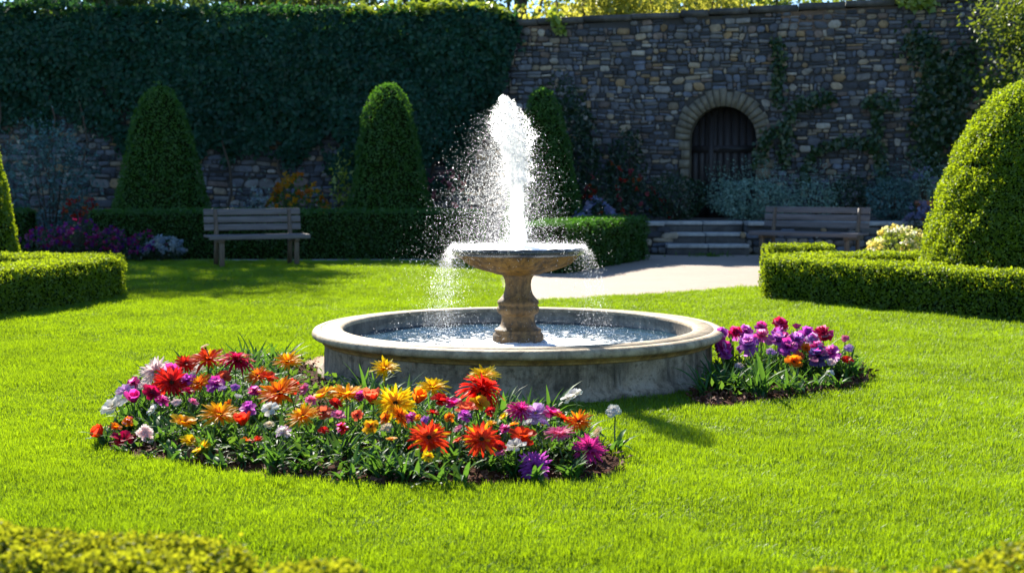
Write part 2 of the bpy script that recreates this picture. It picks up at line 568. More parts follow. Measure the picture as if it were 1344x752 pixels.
def hedge_shape(line, wd, h, seg=.12, rnd=.06, closed=False):
    """swept rounded rectangle along a polyline given by its camera-side edge? no: its centre line"""
    pts = [Vector((p[0], p[1], 0)) for p in line]
    out = []
    for a, b in zip(pts[:-1], pts[1:]):
        n = max(2, int((b - a).length / seg))
        out += [a.lerp(b, i / n) for i in range(n)]
    out.append(pts[-1])
    hw = wd / 2
    sec = [(-hw, 0), (-hw, h * .35), (-hw, h * .7), (-hw, h - rnd), (-hw + rnd * .3, h - rnd * .3), (-hw + rnd, h), (0, h), (hw - rnd, h), (hw - rnd * .3, h - rnd * .3), (hw, h - rnd), (hw, h * .7), (hw, h * .35), (hw, 0)]
    V, F = [], []
    for i, p in enumerate(out):
        a = out[max(i - 1, 0)]; b = out[min(i + 1, len(out) - 1)]
        t = (b - a).normalized(); nn = Vector((-t.y, t.x, 0))
        for (s_, z) in sec: V.append((p.x + nn.x * s_, p.y + nn.y * s_, z))
    k = len(sec)
    for i in range(len(out) - 1):
        for j in range(k - 1):
            F.append((i * k + j, i * k + j + 1, (i + 1) * k + j + 1, (i + 1) * k + j))
    F.append(tuple(range(k))[::-1]); F.append(tuple((len(out) - 1) * k + j for j in range(k)))
    V = np.array(V)
    # make faces point outwards
    c = V.mean(0); f = F[0]
    ctr = np.array(out[0][:]) + np.array((0, 0, h / 2))
    nq = np.cross(V[f[1]] - V[f[0]], V[f[2]] - V[f[0]])
    if np.dot(nq, V[f[0]] - ctr) < 0: F = [q[::-1] for q in F]
    return V, F


def lathe_shape(prof, center, n=40, fn=None):
    V, F = [], []
    for (r, z) in prof:
        for k in range(n):
            q = 2 * math.pi * k / n
            V.append((center[0] + r * math.cos(q), center[1] + r * math.sin(q), center[2] + z))
    for i in range(len(prof) - 1):
        for k in range(n): F.append((i * n + k, i * n + (k + 1) % n, (i + 1) * n + (k + 1) % n, (i + 1) * n + k))
    F.append(tuple((len(prof) - 1) * n + k for k in range(n)))
    return np.array(V), F


def inpoly(P, poly):
    x, y = P[:, 0], P[:, 1]
    r = np.zeros(len(P), bool)
    n = len(poly)
    for i in range(n):
        x1, y1 = poly[i][0], poly[i][1]; x2, y2 = poly[(i + 1) % n][0], poly[(i + 1) % n][1]
        c = ((y1 > y) != (y2 > y)) & (x < (x2 - x1) * (y - y1) / (y2 - y1 + 1e-12) + x1)
        r ^= c
    return r


def smooth_poly(pts, it=2):
    for _ in range(it):
        q = []
        for i in range(len(pts)):
            a, b = pts[i], pts[(i + 1) % len(pts)]
            q += [a * .75 + b * .25, a * .25 + b * .75]
        pts = q
    return pts


def sheet(name, poly, z, mat, kind='structure', mound=0.0):
    bm = bmesh.new()
    vs = [bm.verts.new((p[0], p[1], z)) for p in poly]
    bm.faces.new(vs)
    bmesh.ops.triangulate(bm, faces=bm.faces[:])
    if mound:
        for _ in range(3):
            bmesh.ops.subdivide_edges(bm, edges=bm.edges[:], cuts=1, use_grid_fill=True)
        bound = set(v for e in bm.edges if e.is_boundary for v in e.verts)
        pp = np.array([[q.x, q.y] for q in poly])
        for v in bm.verts:
            if v in bound: continue
            d = np.min(np.hypot(pp[:, 0] - v.co.x, pp[:, 1] - v.co.y))
            v.co.z += mound * min(1, d / .25) + .012 * math.sin(v.co.x * 31) * math.sin(v.co.y * 27)
    bmesh.ops.recalc_face_normals(bm, faces=bm.faces[:])
    if bm.faces and sum(f.normal.z for f in bm.faces) < 0:
        for f in bm.faces: f.normal_flip()
    me = bpy.data.meshes.new(name); bm.to_mesh(me); bm.free()
    me.materials.append(mat)
    o = link(name, me)
    o['kind'] = kind
    return o

# ================================================================== GROUND
FX, FY = 0.04, 8.73                      # fountain centre
mb = MB()
mb.add([(-120, -30, 0), (120, -30, 0), (120, 200, 0), (-120, 200, 0)], [(0, 1, 2, 3)])
mb.build('lawn', M['lawn'])['kind'] = 'structure'

path_front = [at(690, 396), at(760, 393), at(850, 388), at(930, 383), at(1000, 378)]
path_poly = path_front + [Vector((4.2, 15.3, 0)), Vector((12, 17.5, 0)), Vector((12, 22.62, 0)), Vector((2.0, 22.62, 0)), Vector((1.0, 21.6, 0)), Vector((-.15, 17.3, 0)), Vector((-.1, 15.2, 0))]
sheet('path', path_poly, .004, M['paving'])
edge_poly = [Vector((-5.6, 20.72, 0)), Vector((-1.0, 20.82, 0)), Vector((-1.0, 21.1, 0)), Vector((-5.6, 21.0, 0))]
sheet('stone_edging_path', edge_poly, .02, M['step'])

bed_px = [(128, 592), (165, 545), (235, 505), (320, 488), (385, 476), (428, 484), (470, 520), (560, 545), (660, 552), (745, 560), (800, 590), (830, 615), (800, 630), (730, 638), (640, 643), (520, 643), (410, 634), (300, 624), (200, 609)]
bed_poly = smooth_poly([at(*p) for p in bed_px], 2)
sheet('flower_bed_soil', bed_poly, .006, M['mulch'], mound=.03)
rbed_px = [(895, 528), (930, 500), (990, 480), (1070, 478), (1130, 484), (1152, 498), (1130, 512), (1080, 520), (1000, 530), (930, 540)]
rbed_poly = smooth_poly([at(*p) for p in rbed_px], 2)
sheet('iris_bed_soil', rbed_poly, .006, M['mulch'], mound=.025)
patch_poly = smooth_poly([at(396, 500), at(384, 484), at(408, 470), at(440, 462), at(460, 500), at(425, 512)], 2)
sheet('bare_soil_patch', patch_poly, .0025, simple('bare_soil', (.36, .21, .13), .95, .4, 50))
back_bed = [Vector((-14, 20.95, 0)), Vector((-5.6, 20.95, 0)), Vector((-5.6, 21.15, 0)), Vector((-.2, 21.25, 0)), Vector((.4, 18.2, 0)), Vector((2.0, 22.66, 0)), Vector((2.2, 26.4, 0)), Vector((-14, 27, 0))]
sheet('border_soil', back_bed, .003, M['mulch'])

# ================================================================== STONE WALL
WL0, WK, WR0 = Vector((-16.0, 26.9, 0)), Vector((-.2, 26.5, 0)), Vector((13.0, 23.55, 0))
TER = .55                                # terrace level
wall = empty('stone_wall', 'high dark rubble stone wall with an arched doorway and flat coping', 'wall', WK)
WD = (WR0 - WK); WLEN = WD.length; WD.normalize()
WN = Vector((WD.y, -WD.x, 0))            # towards the camera
DOOR_X = 4.02
# u along right wall at the door's centre
DU = (DOOR_X - WK.x) / WD.x
DR, DS = .63, 2.04                       # arch radius, springing height
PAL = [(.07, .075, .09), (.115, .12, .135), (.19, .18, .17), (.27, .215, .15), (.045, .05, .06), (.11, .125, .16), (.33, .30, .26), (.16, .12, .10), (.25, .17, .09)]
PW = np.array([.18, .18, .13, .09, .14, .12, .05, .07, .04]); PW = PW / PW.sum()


def stones(o, d, nn, u0, u1, z0, ztop, hole=None, big=1.0):
    """rubble: rows that wander up and down, split here and there into two thin stones"""
    mb = MB()
    zt = ztop if callable(ztop) else (lambda u: ztop)
    z = z0
    zmax = max(zt(u0), zt(u1))

    def one(uc, zc, wdt, hh):
        if zc + hh / 2 > zt(uc) + .01: return
        if hole is not None:
            du = abs(uc - hole); rr = math.hypot(du, zc - DS)
            if (zc < DS and du < DR + .08 + wdt / 2) or (zc >= DS and rr < DR + .30 + min(wdt, hh) * .4): return
        a, b = wdt / 2 - .005, hh / 2 - .005
        cc = min(a, b) * random.uniform(.35, .8)
        sk = random.gauss(0, .22) * b
        ring = [(-a, -b + cc), (-a + cc, -b), (a - cc, -b), (a, -b + cc), (a, b - cc), (a - cc, b), (-a + cc, b), (-a, b - cc)]
        j_ = .16 * b
        rot = random.gauss(0, .05)
        ring = [(x + y / b * sk * .5 + random.uniform(-j_, j_), y + x * rot + random.uniform(-j_, j_) * .7) for x, y in ring]
        dep = random.uniform(.015, .06)
        tx, ty = random.uniform(-.18, .18), random.uniform(-.18, .18)
        V = []
        for s_, q in ((1.0, .0), (.94, dep * .75), (.76, dep)):
            for x, y in ring:
                V.append(o + d * (uc + x * s_) + Vector((0, 0, zc + y * s_)) + nn * (q + (tx * x * s_ + ty * y * s_ if q else 0)))
        F = []
        for r_ in range(2):
            for k in range(8): F.append((r_ * 8 + k, r_ * 8 + (k + 1) % 8, r_ * 8 + 8 + (k + 1) % 8, r_ * 8 + 8 + k))
        F.append(tuple(16 + k for k in range(8)))
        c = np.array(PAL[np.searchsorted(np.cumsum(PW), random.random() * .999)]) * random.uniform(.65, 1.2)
        mb.add([q[:] for q in V], F, c)

    while z < zmax:
        h = random.choice((.07, .085, .10, .115, .13, .15)) * big
        u = u0 - random.random() * .2
        ph = random.uniform(0, 6)
        while u < u1:
            wdt = min(.42, max(.07, random.gauss(.155, .075))) * big
            zc = z + h / 2 + .022 * math.sin(u * 1.9 + z * 2) + .012 * math.sin(u * 5.1 + ph)
            if h > .095 * big and random.random() < .34:
                q = random.uniform(.35, .65)
                one(u + wdt / 2, zc - h / 2 + h * q / 2, wdt, h * q)
                one(u + wdt / 2, zc + h * q / 2, wdt, h * (1 - q))
            else:
                one(u + wdt / 2, zc + random.uniform(-.01, .01), wdt, h * random.uniform(.86, 1.12))
            u += wdt
        z += h
    return mb


def local(mb, loc):
    mb.v = [v - np.array(loc) for v in mb.v]
    return mb


ZT = lambda u: 4.24 + .030 * u
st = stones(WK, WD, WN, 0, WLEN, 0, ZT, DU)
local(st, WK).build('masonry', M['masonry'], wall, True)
LD = (WL0 - WK); LLEN = LD.length; LD.normalize(); LNn = Vector((-LD.y, LD.x, 0))
if LNn.y > 0: LNn = -LNn
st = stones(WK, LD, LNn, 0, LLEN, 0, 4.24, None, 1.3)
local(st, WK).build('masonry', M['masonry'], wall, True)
# mortar body: right wall around the opening, left wall whole
mb = MB()


def wbox(u0, u1, z0, z1, d0, d1, d=WD, nn=WN, o=WK, col=None, m=0, target=None):
    t = target or mb
    V = [o + d * u + nn * (-q) + Vector((0, 0, z)) for z in (z0, z1) for q in (d0, d1) for u in (u0, u1)]
    t.add([v[:] for v in V], [(0, 2, 3, 1), (4, 5, 7, 6), (0, 1, 5, 4), (2, 6, 7, 3), (0, 4, 6, 2), (1, 3, 7, 5)], col, m)


def wbody(u0, u1, d0, d1):
    V = [WK + WD * u - WN * q + Vector((0, 0, z)) for q in (d0, d1) for (u, z) in ((u0, 0), (u1, 0), (u1, ZT(u1)), (u0, ZT(u0)))]
    mb.add([v[:] for v in V], [(0, 1, 2, 3), (7, 6, 5, 4), (0, 4, 5, 1), (1, 5, 6, 2), (2, 6, 7, 3), (3, 7, 4, 0)])


wbody(0, DU - DR, 0, .50); wbody(DU + DR, WLEN, 0, .50); wbody(0, WLEN, .51, .8)
# over the arch
na = 24
for i in range(na):
    q0, q1 = math.pi * i / na, math.pi * (i + 1) / na
    xa, xb = DR * math.cos(q0), DR * math.cos(q1)
    za, zb = DS + DR * math.sin(q0), DS + DR * math.sin(q1)
    V = []
    for q in (0, .50):
        for (x, z) in ((xa, za), (xb, zb), (xb, ZT(DU + xb)), (xa, ZT(DU + xa))):
            V.append((WK + WD * (DU + x) - WN * q + Vector((0, 0, z)))[:])
    mb.add(V, [(0, 1, 2, 3), (7, 6, 5, 4)])
wbox(0.003, LLEN, 0, 4.24, 0, .7, LD, LNn)
local(mb, WK).build('mortar_body', M['mortar'], wall)
# coping slabs
mb = MB()
for (d, nn, ln, zt) in ((WD, WN, WLEN, None), (LD, LNn, LLEN, 4.24)):
    u = .0
    while u < ln:
        l = random.uniform(.5, .95)
        zz = (zt if zt else ZT(u + l / 2)) + random.uniform(.004, .02)
        wbox(u + .006, u + l - .006, zz + .002, zz + .11 + random.uniform(-.015, .02), -.10 + random.uniform(-.015, .015), .90, d, nn)
        u += l
local(mb, WK).build('coping', M['coping'], wall)
# arch surround: voussoirs, jamb blocks, reveal
mb = MB()
nv = 21
for i in range(nv):
    q0 = math.pi * (i + .04) / nv; q1 = math.pi * (i + .96) / nv
    ro = DR + random.uniform(.26, .34); dp = -random.uniform(.05, .075)
    V = []
    for q in (dp, .05):
        for (rr, qq) in ((DR, q0), (ro, q0), (ro, (q0 + q1) / 2), (ro, q1), (DR, q1)):
            V.append((WK + WD * (DU + rr * math.cos(qq)) - WN * q + Vector((0, 0, DS + rr * math.sin(qq))))[:])
    mb.add(V, [(0, 1, 2, 3, 4), (9, 8, 7, 6, 5), (0, 4, 9, 5), (0, 5, 6, 1), (4, 3, 8, 9), (1, 6, 7, 2), (2, 7, 8, 3)], None)
z = TER
while z < DS - .05:
    h = random.uniform(.17, .3); h = min(h, DS - z)
    for sgn in (-1, 1):
        l = random.uniform(.14, .34)
        a, b = sorted((DU + sgn * DR, DU + sgn * (DR + l)))
        wbox(a, b, z + .006, z + h - .006, -random.uniform(.045, .07), .05)
    z += h
local(mb, WK).build('arch_surround', M['arch'], wall)
mb = MB()                                 # the reveal (jambs and soffit)
prof = [(-DR, TER)] + [(DR * math.cos(math.pi - math.pi * i / 20), DS + DR * math.sin(math.pi * i / 20)) for i in range(21)] + [(DR, TER)]
V = [(WK + WD * (DU + x * .994) - WN * q + Vector((0, 0, z)))[:] for q in (-.02, .495) for (x, z) in prof]
k = len(prof)
mb.add(V, [(i, i + 1, k + i + 1, k + i) for i in range(k - 1)])
local(mb, WK).build('arch_reveal', M['arch'], wall, True)
# door: planks, rails, hinges, ring
door = empty('door', None, None, (0, 0, 0)); door.parent = wall
mb = MB()
u = -DR + .005
while u < DR - .02:
    l = min(random.uniform(.11, .16), DR - u)
    uc = u + l / 2
    zt = DS + math.sqrt(max(DR ** 2 - uc ** 2, .001)) * .985
    wbox(DU + u + .004, DU + u + l - .004, TER + .02, zt, .38 + random.uniform(0, .012), .505)
    u += l
for z in (TER + .25, TER + 1.25):
    wbox(DU - DR + .01, DU + DR - .01, z, z + .14, .355, .382)
wbox(DU - DR + .33, DU - DR + .43, TER + .02, DS + .44, .33, .382)       # meeting post
local(mb, WK).build('door_planks', M['door_wood'], door)
mb = MB()
for z in (TER + .32, TER + 1.32):
    wbox(DU - .1, DU + DR - .03, z - .02, z + .02, .345, .354)
c0 = WK + WD * (DU - DR + .52) - WN * .34 + Vector((0, 0, TER + .95))
mb.tube([(c0 + WD * .05 * math.cos(q) + Vector((0, 0, .05 * math.sin(q))) + WN * .015)[:] for q in np.linspace(0, 2 * math.pi, 17)], .007, 6)
local(mb, WK).build('door_handle', M['iron'], door)
tag(wall, 'high dark rubble stone wall with an arched doorway and flat coping')

# terrace, retaining wall and steps
V = [Vector((2.05, 23.4, 0)), Vector((13, 23.4, 0)), WR0 + WN * -.1, WK + WD * 2.2]
o = sheet('terrace_ground', [Vector((p.x, p.y, 0)) for p in V], TER, simple('terrace_soil', (.10, .08, .06), .95, .5, 30))
SX0, SX1 = 2.62, 4.02
terr = empty('retaining_wall', 'low dark stone retaining wall beside the garden steps', 'wall', (SX0, 22.9, 0))
for (x0, x1) in ((1.95, SX0 - .01), (SX1 + .01, 12.5)):
    oo = Vector((x0, 22.86, 0))
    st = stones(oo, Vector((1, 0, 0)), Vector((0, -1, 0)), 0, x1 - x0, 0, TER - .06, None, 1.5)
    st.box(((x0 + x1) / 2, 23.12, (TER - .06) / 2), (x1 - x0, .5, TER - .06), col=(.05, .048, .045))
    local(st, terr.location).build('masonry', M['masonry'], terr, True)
    mb = MB()
    u = x0
    while u < x1 - .05:
        l = min(random.uniform(.5, .8), x1 - u)
        mb.box((u + l / 2, 23.1, TER - .025), (l - .012, .62, .07), bev=.012)
        u += l
    local(mb, terr.location).build('coping', M['step'], terr)
steps = empty('stone_steps', 'three worn stone steps leading up from the path to the terrace', 'steps', ((SX0 + SX1) / 2, 22.6, 0))
for i in range(3):
    mb = MB()
    y0 = 22.52 + i * .34
    z = .185 * (i + 1)
    x = SX0 + .0
    for j in range(2):
        l = (SX1 - SX0) / 2
        xx = x + l * (j + .5) + (.07 if j == 0 else -.07) * (1 if i % 2 else -1) * 0
        mb.box((xx, y0 + .2, z - .03), (l - .008, .42, .065), bev=.014)
        mb.box((xx, y0 + .225, z - .125), (l - .008, .39, .118), bev=.01, m=1)
    local(mb, steps.location).build('tread', [M['step'], M['coping']], steps)

# ================================================================== FOUNTAIN
ftn = empty('fountain', 'round stone fountain with a bowl on a baluster pedestal in a wide basin', 'fountain', (FX, FY, 0))
mb = MB()
mb.lathe([(1.31, -.03), (1.31, .035), (1.283, .05), (1.268, .08), (1.262, .205), (1.268, .214)], 128)
mb.build('basin_wall', M['basin'], ftn, True)
mb = MB()
mb.lathe([(1.262, .211), (1.278, .214), (1.283, .222), (1.283, .229), (1.292, .232), (1.300, .242), (1.306, .2485)], 128)
mb.build('basin_moulding', M['moulding'], ftn, True)
mb = MB()
mb.lathe([(1.305, .249), (1.325, .250), (1.338, .256), (1.344, .268), (1.342, .284), (1.332, .297), (1.316, .304), (1.286, .306), (1.282, .301), (1.272, .301), (1.268, .307), (1.175, .311), (1.155, .307), (1.144, .297), (1.14, .28)], 160)
mb.build('basin_rim', M['rim'], ftn, True)
mb = MB()
mb.lathe([(1.14, .283), (1.14, .10), (1.1, .08), (0.1, .08)], 96)
mb.build('basin_inside', M['basin_in'], ftn, True)
ped = [(.168, .08), (.168, .235), (.164, .250), (.150, .262), (.156, .272), (.152, .282), (.130, .292), (.115, .312), (.108, .335), (.108, .368), (.112, .378), (.128, .386), (.136, .398), (.140, .412), (.136, .428), (.128, .436), (.130, .444), (.138, .452), (.134, .468), (.115, .488), (.098, .510), (.088, .540), (.084, .575), (.088, .605), (.096, .622), (.102, .632), (.104, .642)]
mb = MB()
mb.lathe(ped, 64)
mb.build('pedestal', M['fountain'], ftn, True)
mb = MB()


def lobes(r, z, q):
    if .655 < z < .765:
        a = math.sin(math.pi * (z - .655) / .11)
        return r * (1 + .13 * a * (abs(math.cos(5 * q + .75)) ** .45 - .7))
    return r


mb.lathe([(.085, .640), (.12, .640), (.150, .645), (.170, .654), (.235, .670), (.295, .692), (.337, .716), (.368, .742), (.388, .760), (.398, .766), (.402, .772)], 200, fn=lobes)
bowl = mb.build('bowl', M['bowl'], ftn, True)
mb = MB()
mb.lathe([(.400, .7705), (.420, .777), (.432, .788), (.437, .805), (.431, .818), (.418, .822), (.404, .816), (.385, .795), (.30, .76), (.02, .74)], 144, fn=lambda r, z, q: r * (1 + .006 * math.sin(23 * q) + .004 * math.sin(41 * q + 1)))
mb.build('bowl_lip', M['lip'], bowl, True)
# water in basin and bowl
mb = MB()
nr, na = 70, 160
V = []
for i in range(nr + 1):
    r = .10 + (1.139 - .10) * i / nr
    for k in range(na):
        q = 2 * math.pi * k / na
        V.append((r * math.cos(q), r * math.sin(q), 0))
V = np.array(V)
rr = np.hypot(V[:, 0], V[:, 1])
V[:, 2] = .205 + .0045 * np.sin(rr * 46 + 1.5 * hsh(V * 3, 1)) * np.exp(-((rr - .5) / .6) ** 2) + .004 * hsh(V * 16, 2) + .003 * hsh(V * 34, 4)
mb.add(V, [(i * na + k, i * na + (k + 1) % na, (i + 1) * na + (k + 1) % na, (i + 1) * na + k) for i in range(nr) for k in range(na)])
mb.build('basin_water', m_water('basin_water', .85, .13, FX + .03, FY - .38, .8, .55), ftn, True)  # white patch set forward: part froth, part painted sun glitter on ripples
mb = MB()
V = []
nr, na = 30, 120
for i in range(nr + 1):
    r = .02 + (.434 - .02) * i / nr
    for k in range(na):
        q = 2 * math.pi * k / na
        z = .825 if r < .41 else .825 - (r - .41) * .25
        V.append((r * math.cos(q), r * math.sin(q), z))
V = np.array(V); V[:, 2] += .004 * hsh(V * 40, 5) + .004 * hsh(V * 17, 6)
mb.add(V, [(i * na + k, i * na + (k + 1) % na, (i + 1) * na + (k + 1) % na, (i + 1) * na + k) for i in range(nr) for k in range(na)])
mb.build('bowl_water', m_water('bowl_water', .5, .30, FX, FY), ftn, True)

# the jet and the spray
OCT_V = np.array([(1, 0, 0), (-1, 0, 0), (0, 1, 0), (0, -1, 0), (0, 0, 1), (0, 0, -1)], float)
OCT_F = np.array([(0, 2, 4), (2, 1, 4), (1, 3, 4), (3, 0, 4), (2, 0, 5), (1, 2, 5), (3, 1, 5), (0, 3, 5)])


def drops(P, r, stretch=1.0):
    n = len(P)
    V = OCT_V[None] * r[:, None, None]
    V = V * (1 + rng.uniform(-.25, .25, (n, 6, 1)))
    V[:, :, 2] *= stretch
    V = V + P[:, None, :]
    loops = (np.arange(n)[:, None, None] * 6 + OCT_F[None]).reshape(-1)
    lens = np.full(n * 8, 3)
    return V.reshape(-1, 3), loops, lens, np.full((n * 6, 3), .5)


JET = [(322, 19, 680), (315, 16, 680), (300, 13.5, 680), (280, 12.5, 679), (262, 12.5, 679), (246, 13.5, 678), (236, 15, 678), (226, 15, 678), (212, 15.5, 678), (202, 17, 677), (190, 21, 675), (177, 24.5, 672), (165, 23, 669), (156, 20.5, 667), (147, 17, 666), (140, 13, 665), (132, 7, 664), (127, 2, 662)]
JZ = np.array([atY(680, y, FY).z for y, _, _ in JET]); JR = np.array([h * (.86 if y < 200 else .92) / 1750 * FY for y, h, _ in JET]); JX = np.array([(x - 672) / 1750 * FY for _, _, x in JET])
jet = empty('water_jet', 'white foaming water jet rising from the fountain bowl', 'water jet', (FX, FY, .82))
mb = MB()
zz = np.linspace(JZ[0], 1.56, 220)
V = []
na = 40
for i, z in enumerate(zz):
    r = np.interp(z, JZ, JR) * .72 * (1 - .95 * min(1, max(0, (z - 1.22) / .33)) ** 1.3); x0 = np.interp(z, JZ, JX)
    for k in range(na):
        q = 2 * math.pi * k / na
        V.append((x0 + r * math.cos(q), FY + r * math.sin(q), z))
V = np.array(V)
cx = np.interp(V[:, 2], JZ, JX)
N = np.stack([V[:, 0] - cx, V[:, 1] - FY, np.zeros(len(V))], 1)
hi = np.clip((V[:, 2] - 1.15) / .3, 0, 1)[:, None]
dn = hsh(V * np.array([45, 45, 13]), 8)[:, None] * (.16 + .20 * hi) + hsh(V * 95, 9)[:, None] * (.08 + .20 * hi) + hsh(V * 190, 10)[:, None] * .10
V = V + N * dn
V[:, 2] += (hsh(V * 70, 12) * .012)
mb.add(V - np.array((FX, FY, .82)), [(i * na + k, i * na + (k + 1) % na, (i + 1) * na + (k + 1) % na, (i + 1) * na + k) for i in range(219) for k in range(na)])
mb.build('water_column', M['foam'], jet, True)
# foam clots of the jet
n = 9500
z = np.concatenate([rng.uniform(.85, JZ[-1], n // 3), rng.triangular(1.25, 1.55, JZ[-1] + .02, n - n // 3)])
rad = np.interp(z, JZ, JR)
q = rng.uniform(0, 2 * math.pi, n); rr = np.sqrt(np.where(z > 1.25, rng.uniform(.0, 1.45, n), rng.uniform(.6, 1.35, n))) * rad * (1 + .30 * hsh(np.stack([np.cos(q) * 2, np.sin(q) * 2, z * 17], 1), 13)) + np.abs(rng.normal(0, .012, n))
P = np.stack([np.interp(z, JZ, JX) + rr * np.cos(q), FY + rr * np.sin(q), z], 1)
r = rng.lognormal(math.log(.0030), .40, n) * np.where(z > 1.25, 1.0, .7)
ring_n = 420                                # little cross of water half way up
qa = rng.uniform(0, 6.28, ring_n)
P2 = np.stack([.03 + np.cos(qa) * rng.uniform(.03, .12, ring_n), FY + np.sin(qa) * rng.uniform(.03, .1, ring_n), 1.255 + rng.normal(0, .011, ring_n)], 1)
fo = arr_obj('foam_drops', merge([drops(P, r), drops(P2, rng.uniform(.003, .007, ring_n))]), M['foam'], jet, (FX, FY, .82))
fo['kind'] = 'stuff'


def ballistic(n, z0lo, z0hi, vx, sx, vy, sy, vz, tmax, zmin):
    z0 = rng.uniform(z0lo, z0hi, n)
    x = np.interp(z0, JZ, JX) + rng.normal(0, .05, n); y = FY + rng.normal(0, .06, n)
    t = rng.random(n) ** .8 * tmax
    P = np.stack([x + rng.normal(vx, sx, n) * t, y + rng.normal(vy, sy, n) * t, z0 + rng.uniform(-.2, vz, n) * t - 4.9 * t * t], 1)
    d = np.hypot(P[:, 0] - FX, P[:, 1] - FY)
    keep = (P[:, 2] > zmin) & ~((d < .43) & (P[:, 2] < .835)) & (d < 1.1)
    return P[keep]


A = ballistic(30000, 1.2, 1.72, -.55, .42, 0, .35, .5, .52, .22)      # blown to one side
B = ballistic(12000, 1.2, 1.72, .35, .42, 0, .35, .5, .52, .22)
C = ballistic(10000, 1.0, 1.5, -.25, .25, 0, .25, .2, .5, .83)        # thin curtain beside the column
n = 12000                                                             # spilling over the bowl's lip
q = np.where(rng.random(n) < .6, rng.normal(math.pi, .45, n), np.where(rng.random(n) < .7, rng.normal(0, .4, n), rng.uniform(0, 6.28, n)))
t = rng.random(n) ** 1.2 * .36
v0 = rng.uniform(.05, .65, n)
D = np.stack([FX + (.43 + v0 * t) * np.cos(q), FY + (.43 + v0 * t) * np.sin(q), .825 - 4.9 * t * t + rng.normal(0, .012, n)], 1)
n = 2600                                                             # splashes on the pool
q = rng.uniform(0, 6.28, n); d = rng.uniform(.2, 1.05, n)
E = np.stack([FX + d * np.cos(q), FY + d * np.sin(q), .208 + np.abs(rng.exponential(.028, n))], 1)
E = E[E[:, 2] < .42]
n = 2500                                                             # froth hopping on the bowl
q = rng.uniform(0, 6.28, n); d = .43 * np.sqrt(rng.random(n))
G = np.stack([FX + d * np.cos(q), FY + d * np.sin(q), .828 + np.abs(rng.exponential(.010, n))], 1)
P = np.concatenate([A, B, C, D, E, G])
r = rng.lognormal(math.log(.00100), .45, len(P))
sp = arr_obj('water_spray', drops(P, r, 1.25), M['foam'])
tag(sp, 'scattered white droplets drifting and falling around the fountain jet', 'water', None, 'stuff')

# ================================================================== HEDGES AND TOPIARY
def join_shapes(*sh):
    V, F, o = [], [], 0
    for v, f in sh:
        V.append(v); F += [tuple(i + o for i in q) for q in f]; o += len(v)
    return np.concatenate(V), F


BX = dict(density=6500, size=.0195, mat=M['box'], kind='round', depth=.025, rough=.016, tilt=.75, lift=.7)
foliage_thing('box_hedge', 'sunlit low box hedge with two arms meeting in a point beside the path', 'hedge',
              *join_shapes(hedge_shape([(2.86, 14.2), (7.0, 9.1)], .6, .437), hedge_shape([(2.86, 14.62), (7.0, 16.0)], .58, .436)), **BX)
p0, p1 = at(1000, 335, .0), at(1096, 335, .0)
foliage_thing('box_hedge', 'short clipped box hedge strip at the foot of the bench by the steps', 'hedge',
              *hedge_shape([(3.28, 17.2), (4.10, 17.2)], .56, .43), **BX)
foliage_thing('box_hedge', 'sunlit low box hedge in front of the partly cut off narrow cone topiary', 'hedge',
              *join_shapes(hedge_shape([(-4.46, 14.35), (-4.62, 13.5), (-5.75, 9.6)], .62, .44), hedge_shape([(-4.38, 14.62), (-9, 15.3)], .58, .438)), **BX)
far = [at(-120, 668, .40), at(0, 679, .40), at(130, 694, .40), at(260, 714, .40), at(360, 735, .40), at(430, 752, .40), at(520, 790, .40)]
foliage_thing('privet_hedge', 'yellowing low hedge top under the flower bed corner of the lawn', 'hedge',
              *hedge_shape([(p.x - .03, p.y - .165) for p in far], .40, .40), 21000, .0125, M['box_near'], 'round', None, None, .02, .03, .8, .8)
far = [at(1040, 800, .40), at(1120, 752, .40), at(1230, 739, .40), at(1344, 724, .40), at(1480, 704, .40)]
foliage_thing('privet_hedge', 'yellowing low hedge top on the open lawn side below the irises', 'hedge',
              *hedge_shape([(p.x + .05, p.y - .165) for p in far], .40, .40), 21000, .0125, M['box_near'], 'round', None, None, .02, .03, .8, .8)
YH = dict(density=1700, size=.042, mat=M['yew'], kind='oval', depth=.03, rough=.02, tilt=.7, lift=.7)
foliage_thing('yew_hedge', 'long dark clipped hedge running behind the bench with three back slats', 'hedge', *hedge_shape([(-6.75, 21.68), (-.45, 21.72)], .72, .775, .3), **YH)
foliage_thing('yew_hedge', 'dark clipped hedge angled beside the path next to the steps', 'hedge', *hedge_shape([(1.82, 21.45), (.40, 18.15)], .78, .68, .25), **YH)
foliage_thing('yew_hedge', 'short dark hedge block behind the magenta bedding', 'hedge', *hedge_shape([(-9.6, 22.3), (-8.05, 22.3)], .6, .78, .3), **YH)
CP_ = [(1.0, 0), (.95, .4), (.88, .74), (.80, 1.09), (.735, 1.4), (.66, 1.75), (.57, 2.1), (.47, 2.41), (.40, 2.6), (.31, 2.75), (.19, 2.85), (.06, 2.9)]


def cone(px, Y, sc, hsc, label, seed):
    c = Vector(((px - PX0) / FOC * Y, Y, 0))
    V, F = lathe_shape([(max(.03, r * (1 - .05 * z) - .01) * sc, z * hsc) for r, z in CP_], c, 36)
    V[:, :2] += (hsh(V * 1.6, seed) * .025)[:, None] * np.sign(V[:, :2] - np.array(c[:2]))
    return foliage_thing('cone_topiary', label, 'topiary', V, F, 1500, .045, M['yew_light'], 'oval', (c.x, c.y, 0), 'tall clipped cones', .04, .05, .7, .8)


